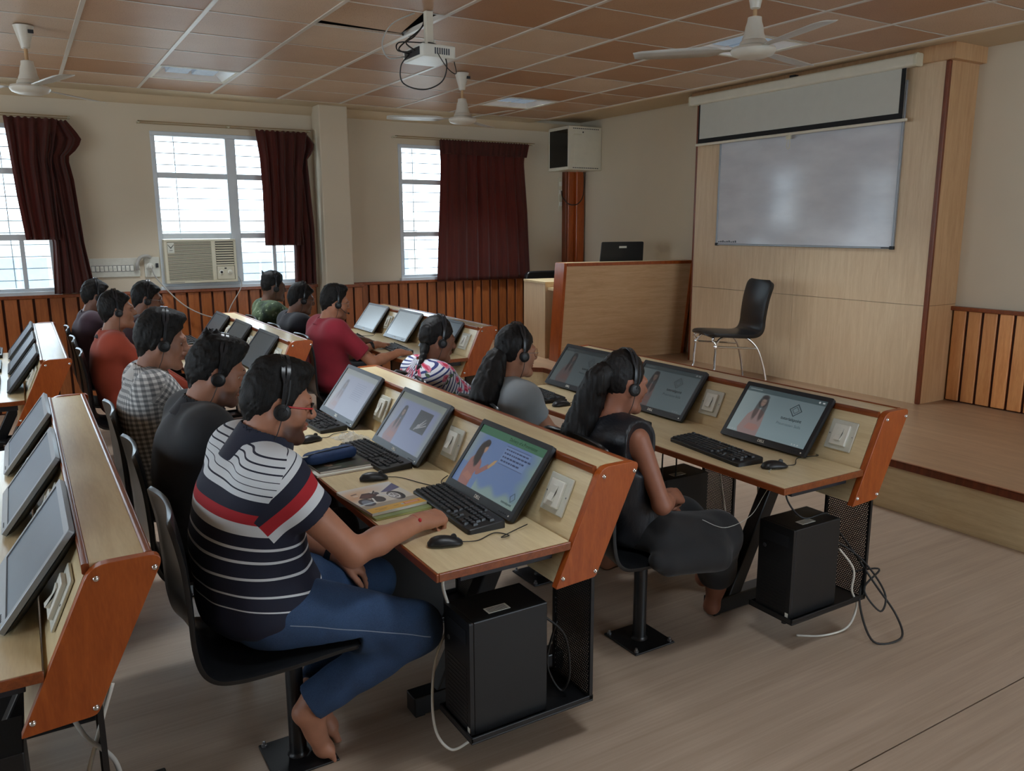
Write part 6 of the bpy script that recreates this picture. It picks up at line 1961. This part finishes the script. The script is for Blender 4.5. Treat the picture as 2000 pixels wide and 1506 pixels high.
person('check', 'young man in a grey and white checked shirt with thick black hair', (B_, 3.74), (-.105, 0, 1.146),
       look=(.16, -.02, 0), hs=.92, hip=(-.12, 0, .55), build=.98, sw=.18, skin=(150, 104, 82), h=.0055,
       R=dict(w=(.26, -.03, .66), pose='type', hint=(-.3, -.6, -1)), L=dict(w=(.26, .12, .66), pose='type'),
       shirt=check_mat(), fab='check', sleeve='long', pants=M_DKTR, hair='quiff', ht=.018, collar=(check_mat(), .040), hairkw=dict(rough=1.1))
person('orange', 'slim boy in a rust orange shirt with black and white collar', (B_, 5.58), (-.100, 0, 1.118),
       look=(-.06, .0, -.05), hs=.88, hip=(-.12, 0, .55), build=.88, sw=.165, skin=(154, 108, 84), h=.008, shirt=cloth('rust_orange', C(158, 64, 42)), sleeve='long', pants=M_DKTR,
       R=dict(w=(.28, -.06, .60), pose='relax'), L=dict(w=(.28, .12, .60), pose='relax'),
       hair='short', ht=.016, collar=(M_BLKCL, .022, cloth('white_piping', C(206, 206, 204))), hairkw=dict(nape=-.10))
person('maroon', 'boy with spectacles in a dark maroon shirt behind the orange shirt boy', (B_, 6.30), (.165, 0, 1.126),
       look=(.12, -.1, 0), hs=.90, hip=(-.06, 0, .55), build=.95, sw=.175, skin=(132, 88, 66), h=.009, shirt=cloth('dark_maroon', C(48, 24, 30)), pants=M_DKTR,
       R=dict(w=(.46, -.04, .735), pose='type'), L=dict(w=(.50, .14, .735), pose='type'), hair='short', ht=.014)
person('plum', 'boy in a dark plum t-shirt leaning back, farthest along the wainscot', (B_, 7.02), (-.105, 0, 1.110),
       look=(.05, .1, 0), hs=.90, hip=(-.12, 0, .55), build=1.0, sw=.18, skin=(120, 82, 64), h=.009, shirt=cloth('dark_plum', C(66, 46, 58)), pants=M_DKTR, hair='short', ht=.014)
person('red', 'man with spectacles in a crimson polo shirt, arms stretched to the keyboard', (A_, 5.58), (-.085, 0, 1.098),
       look=(.10, -.02, 0), hs=.90, hip=(-.12, 0, .555), build=1.08, belly=1.08, sw=.185, skin=(170, 116, 88), h=.0065,
       R=dict(w=(.335, -.17, .735), e=(.10, -.225, .69), f=(1, .12, -.1), pose='type'), L=dict(w=(.345, .30, .735), e=(.12, .29, .68), f=(1, .1, -.06), pose='type'),
       shirt=cloth('crimson_pique', C(140, 24, 44)), sleeve='short', sleeve_len=.72, pants=M_DKTR, hair='quiff', ht=.012,
       collar=(cloth('crimson_rib', C(136, 26, 46)), .030, cloth('white_tipping', C(210, 200, 200))), beard=.35)
person('black', 'man with spectacles in a black shirt between the green and crimson shirts', (A_, 6.30), (-.11, 0, 1.074),
       look=(.20, -.05, 0), hs=.90, hip=(-.12, 0, .54), build=.98, sw=.178, skin=(112, 76, 58), h=.009, shirt=cloth('navy_black', C(24, 26, 36)), pants=M_DKTR, hair='short', ht=.014)
person('green', 'man with cropped hair in a dark green leaf print t-shirt', (A_, 7.02), (-.13, 0, 1.122),
       look=(.06, .02, 0), hs=.92, hip=(-.14, 0, .55), build=1.02, sw=.182, skin=(104, 72, 56), h=.008, shirt=camo_mat(), pants=M_DKTR, hair='fade', ht=.012, hairkw=dict(bot=-.05, nape=-.02))
person('braid', 'girl with a long black plait in a blue striped blouse with pink flowers', (A_, 3.74), (-.175, 0, 1.055),
       look=(.20, -.08, .0), hs=.86, hip=(-.13, 0, .53), build=.92, sw=.152, skin=(132, 86, 64), h=.0055, female=True,
       R=dict(w=(.26, -.05, .60), pose='relax'), L=dict(w=(.26, .12, .60), pose='relax'),
       shirt=floral_mat(), fab='floral', sleeve='long', pants=M_DKTR, hair='long', ht=.012)
person('grey', 'girl with spectacles and long loose ponytail in a grey top', (A_, 3.02), (-.140, 0, 1.080),
       look=(.06, -.04, .0), hs=.86, hip=(-.12, 0, .535), build=.92, sw=.155, skin=(160, 112, 88), h=.0055, female=True,
       R=dict(w=(.22, -.06, .60), pose='relax', hint=(-.2, -.5, -1)), L=dict(w=(.26, .12, .60), pose='relax'),
       shirt=cloth('grey_jersey', C(132, 138, 142)), sleeve='short', sleeve_len=.40, pants=M_DKTR, hair='long', ht=.013)
w = world(A_, 2.30)
person('ponytail', 'girl with a high ponytail in a sleeveless black top and wide black trousers', (A_, 2.30), (-.115, 0, 1.054),
       look=(.12, -.10, .0), hs=.86, hip=(-.08, 0, .520), build=.92, sw=.150, skin=(148, 96, 74), h=.0050, female=True,
       R=dict(w=w((2.040, 2.200, .622)), e=w((1.885, 2.080, .650)), f=(.85, .35, -.25), n=(.1, -.75, .9), pose='lap'),
       L=dict(w=w((2.07, 2.34, .575)), f=(.6, -.8, -.1), pose='lap', hint=(-.3, .5, -1)),
       legs={-1: dict(k=w((2.30, 2.20, .425)), a=w((2.405, 2.30, .135)), heel=w((2.385, 2.30, .035)), ball=w((2.47, 2.345, .028))),
             1: dict(k=w((2.30, 2.40, .430)), a=w((2.47, 2.42, .19)), heel=w((2.45, 2.42, .10)), ball=w((2.53, 2.44, .075))), 'cuff': .045},
       shirt=satin_mat(), sleeve='none', nosleeve=True, pants=cloth('black_crepe', C(20, 20, 23)), hair='long', ht=.011, baggy=.98, bareneck=.012,
       drape_=[((-.06, -.165, .50), (.25, -.135, .445), .062, .060), ((-.06, .165, .50), (.25, .14, .445), .062, .060), ((-.14, -.245, .455), (.16, -.235, .425), .030, .034), ((-.08, -.245, .415), (.20, -.225, .375), .026, .040), ((.18, -.17, .42), (.30, -.10, .385), .06, .075), ((.20, .15, .42), (.30, .10, .385), .06, .075), ((.20, 0, .43), (.31, 0, .38), .06, .07), ((.30, -.09, .40), (.41, -.005, .22), .085, .078), ((.30, .10, .40), (.45, .10, .26), .08, .07)])
# hair that hangs
tail('ponytail', 'ponytail', [(-.192, .0, 1.108), (-.222, .01, 1.088), (-.240, .03, 1.02), (-.255, .05, .94), (-.270, .06, .87), (-.285, .06, .80)], [.030, .036, .044, .050, .060, .040], seed=2, h=.0055)
tail('grey', 'ponytail', [(-.212, 0, 1.082), (-.245, 0, 1.05), (-.278, -.01, .97), (-.300, -.02, .90), (-.300, -.02, .82), (-.305, -.02, .76)], [.030, .040, .056, .066, .062, .030], seed=4, h=.006)
rt = HEADS['braid'][0]; Fd = Field()
bp = spline([(-.242, -.01, 1.03), (-.272, -.025, .97), (-.300, -.03, .90), (-.302, -.03, .83), (-.302, -.03, .76)], 5)
for i in range(len(bp) - 1):
    s = 1 if i % 2 else -1; c = bp[i]; k = 1 - .35 * i / len(bp)
    Fd.el((c.x + .004 * s, c.y + .012 * s, c.z), (.019 * k, .019 * k, .026 * k), rx(-.6 * s), .004)
Fd.rc(tuple(bp[-1]), tuple(bp[-1] + Vector((0, 0, -.05))), .012, .004, .008)
Fd.el((-.236, 0, 1.03), (.032, .032, .036), None, .02)
P, Q = Fd.mesh(.0048, lambda X, Y, Z: sines(X, Y, Z * .4, 6, 260, .002, 5))
link(to_mesh('plait', P, Q, M_HAIRF), 'plait', rt)
# hair tie of the ponytail girl: a dark band
MB().tube([(-.212 + .0 * math.cos(a), .028 * math.cos(a), 1.098 + .028 * math.sin(a)) for a in [2 * PI * k / 16 for k in range(16)]], .008, 6, closed=True).build('hair_band', M_BLKCL, HEADS['ponytail'][0], smooth=180)

# ------------------------------------------------------------------ headsets, spectacles, wrist things
hs_cache = {}
M_BAND = plain('headband_plastic', C(40, 42, 46), .25, var=.06); M_PAD = plain('ear_foam', C(20, 20, 22), .9)
def headset(key, label, mic=None, cable=None, gloss=None):
    rt, hd, RH, hs, base, nb, eu, ht, Hp = HEADS[key]
    top = .146 + ht * 1.02 + .004; sd = .080 + ht * .5 + .006
    t = thing('headset', label, 'headset', tuple(hd + base), tuple(eu), 'black headsets worn at the desks')
    t.scale = (hs,) * 3
    for off in (-1, 1):
        rows = []
        for i in range(33):
            a = PI * i / 32; y = sd * math.cos(a); z = .012 + (top - .012) * max(0, math.sin(a)) ** .82
            sp_ = (.0085 if abs(math.cos(a)) < .80 else .0085 * (1 - min(1, (abs(math.cos(a)) - .80) / .12)) + .001) * off
            w = .0058 if abs(math.cos(a)) < .86 else .0042
            ny, nz = math.cos(a), math.sin(a); th = .0026
            x = .0 + sp_
            rows.append([(x - w, y, z), (x + w, y, z), (x + w, y + ny * th, z + nz * th), (x - w, y + ny * th, z + nz * th)])
        mb = MB().grid(rows, closed_u=True); mb.f += [(0, 1, 2, 3), (131, 130, 129, 128)]; mb.m += [0, 0]
        mb.build('headband', M_BAND, t, smooth=40)
    for s in (-1, 1):
        yc = s * (.091 + ht * .12)
        Mx = Matrix.Translation((.002, yc, -.006)) @ Matrix.Rotation(-s * PI / 2, 4, 'X') @ Matrix.Scale(.76, 4)
        c = MB().lathe([(.022, -.010), (.032, -.008), (.036, -.001), (.035, .006), (.028, .0105), (.0205, .012), (.0185, .0095), (.010, .0100), (.002, .0108)], 28, M=Mx).build('ear_cup', M_BLACKPL, t, smooth=38)
        MB().lathe([(.020, -.018), (.031, -.016), (.0345, -.011), (.031, -.008), (.02, -.008)], 24, M=Mx).build('ear_cushion', M_PAD, c, smooth=60)
        MB().box(-.005, .007, yc - .003, yc + .003, -.006, .034).build('yoke', M_BAND, t, bevel=.002)
    s = -1
    if mic:
        MB().tube(spline([(-.004, -.100, -.010), (.03, -.102, -.035), (.07, -.075, -.062), (.105, -.040, -.068)], 6), .0022, 6).build('microphone_boom', M_BLACKPL, t, smooth=180)
        MB().lathe([(.002, -.010), (.006, -.008), (.007, 0), (.006, .008), (.002, .010)], 12, M=Matrix.Translation((.108, -.036, -.068)) @ Matrix.Rotation(PI / 2, 4, 'X')).build('microphone', M_PAD, t, smooth=60)
    elif mic is None:
        MB().tube(spline([(.004, -.100, .0), (.012, -.102, .03), (.014, -.098, .07), (.012, -.094, .10)], 5), .0022, 6).build('microphone_boom', M_BLACKPL, t, smooth=180)
    c = cable or [(.002, -.098, -.032), (-.004, -.096, -.075), (-.010, -.085, -.11), (.0, -.06, -.15)]
    MB().tube(spline(c, 6), .0016, 6).build('cable', M_CABLE, t, smooth=180)
    return t
for key, lab, mic in (('striped', 'black headset with shiny grey double band on the striped shirt man', None), ('dark', 'black headset on the man in the black speckled shirt', False),
                 ('check', 'black headset on the checked shirt man\'s thick hair', False), ('orange', 'black headset on the orange shirt boy', False),
                 ('maroon', 'black headset on the maroon shirt boy with spectacles', False), ('plum', 'black headset on the plum shirt boy', False),
                 ('red', 'black headset with microphone boom at the crimson shirt man\'s mouth', True), ('black', 'black headset on the black shirt man at the far desk', False),
                 ('green', 'black headset on the cropped haired man in green', False), ('braid', 'black headset on the girl with the plait', False),
                 ('grey', 'black headset on the girl in the grey top', False), ('ponytail', 'black headset on the girl with the high ponytail', None)):
    headset(key, lab, mic)
mt, nt, b = newmat('spectacle_lens'); b.inputs['Base Color'].default_value = (.9, .95, 1, 1); b.inputs['Roughness'].default_value = .03; b.inputs['Alpha'].default_value = .16
M_SPEC = mt
def spectacles(key, label, frame, temple, round_=True, thick=.0018):
    rt, hd, RH, hs, base, nb, eu, ht, Hp = HEADS[key]
    t = thing('spectacles', label, 'glasses', tuple(hd + base), tuple(eu)); t.scale = (hs,) * 3
    fr = MB()
    for s in (-1, 1):
        rr = [(.108 - .010 * abs(math.cos(a)) * (1 if s * math.cos(a) > 0 else .2), s * .033 + .024 * math.cos(a), .006 + (.022 if round_ else .017) * math.sin(a)) for a in [2 * PI * k / 24 for k in range(24)]]
        MB().tube(rr, thick, 6, closed=True).build('rim', frame, t, smooth=180)
        me = MB(); me.v = rr; me.f = [tuple(range(24))]; me.m = [0]
        me.build('lens', M_SPEC, t)
        MB().tube(spline([(.099, s * .056, .010), (.094, s * .070, .011), (.05, s * .079, .011), (.0, s * .083, .012), (-.02, s * .083, .0)], 5), thick * 1.15, 6).build('temple', temple, t, smooth=180)
    MB().tube([(.108, -.010, .010), (.111, 0, .013), (.108, .010, .010)], thick, 6).build('bridge', frame, t, smooth=180)
    return t
M_REDPL = plain('red_plastic', C(190, 40, 46), .35)
spectacles('striped', 'dark framed spectacles with red temples on the striped shirt man', M_BLACKPL, M_REDPL, False, .0026)
spectacles('grey', 'round wire spectacles on the girl in the grey top', plain('bronze_wire', C(120, 84, 56), .3, .8), M_STEEL, True, .0011)
spectacles('red', 'thin metal spectacles on the crimson shirt man', M_STEEL, M_STEEL, True, .0011)
spectacles('black', 'thin metal spectacles on the black shirt man at the far desk', M_STEEL, M_STEEL, True, .0011)
spectacles('maroon', 'thin metal spectacles on the maroon shirt boy', M_STEEL, M_STEEL, True, .0013)
def bandring(c, axis, r, wd, th, n=28):
    c = Vector(c); q = Vector(axis).to_track_quat('Z', 'Y').to_matrix().to_4x4(); q.translation = c
    return MB().lathe([(r, -wd), (r + th, -wd * .9), (r + th, wd * .9), (r, wd)], n, M=q)
t = thing('wristwatch', 'black watch on the striped shirt man\'s left wrist', 'watch', (.775, 2.418, .60))
ax_ = (.14, -.13, -.075)
bandring((0, 0, 0), ax_, .030, .011, .004).build('strap', M_BLACKPL, t, smooth=40)
q = Vector((.35, -.6, .75)).to_track_quat('Z', 'Y').to_matrix().to_4x4(); q.translation = Vector((.012, -.016, .024))
MB().lathe([(.004, 0), (.0175, 0), (.0175, .008), (.015, .010), (.002, .0105)], 24, M=q).build('watch_case', M_BLACKPL, t, smooth=40)
t = thing('bracelet', 'red thread with a red bead on the striped shirt man\'s right wrist', 'bracelet', (.955, 2.155, .742))
q = Vector((.25, .09, .027)).to_track_quat('Z', 'Y').to_matrix().to_4x4()
MB().tube([(.0285 * math.cos(a), .0285 * math.sin(a), 0) for a in [2 * PI * k / 24 for k in range(24)]], .0011, 6, closed=True, M=q).build('thread', M_REDPL, t, smooth=180)
MB().lathe([(.001, -.007), (.005, -.004), (.006, 0), (.005, .004), (.001, .007)], 12, M=Matrix.Translation((.008, -.022, .017))).build('bead', M_REDPL, t, smooth=60)
t = thing('bracelet', 'dark band on the crimson shirt man\'s far wrist', 'bracelet', (A_ + .30, 5.88, .728))
bandring((0, 0, 0), (1, .0, .15), .029, .012, .004).build('band', M_BLACKPL, t, smooth=40)
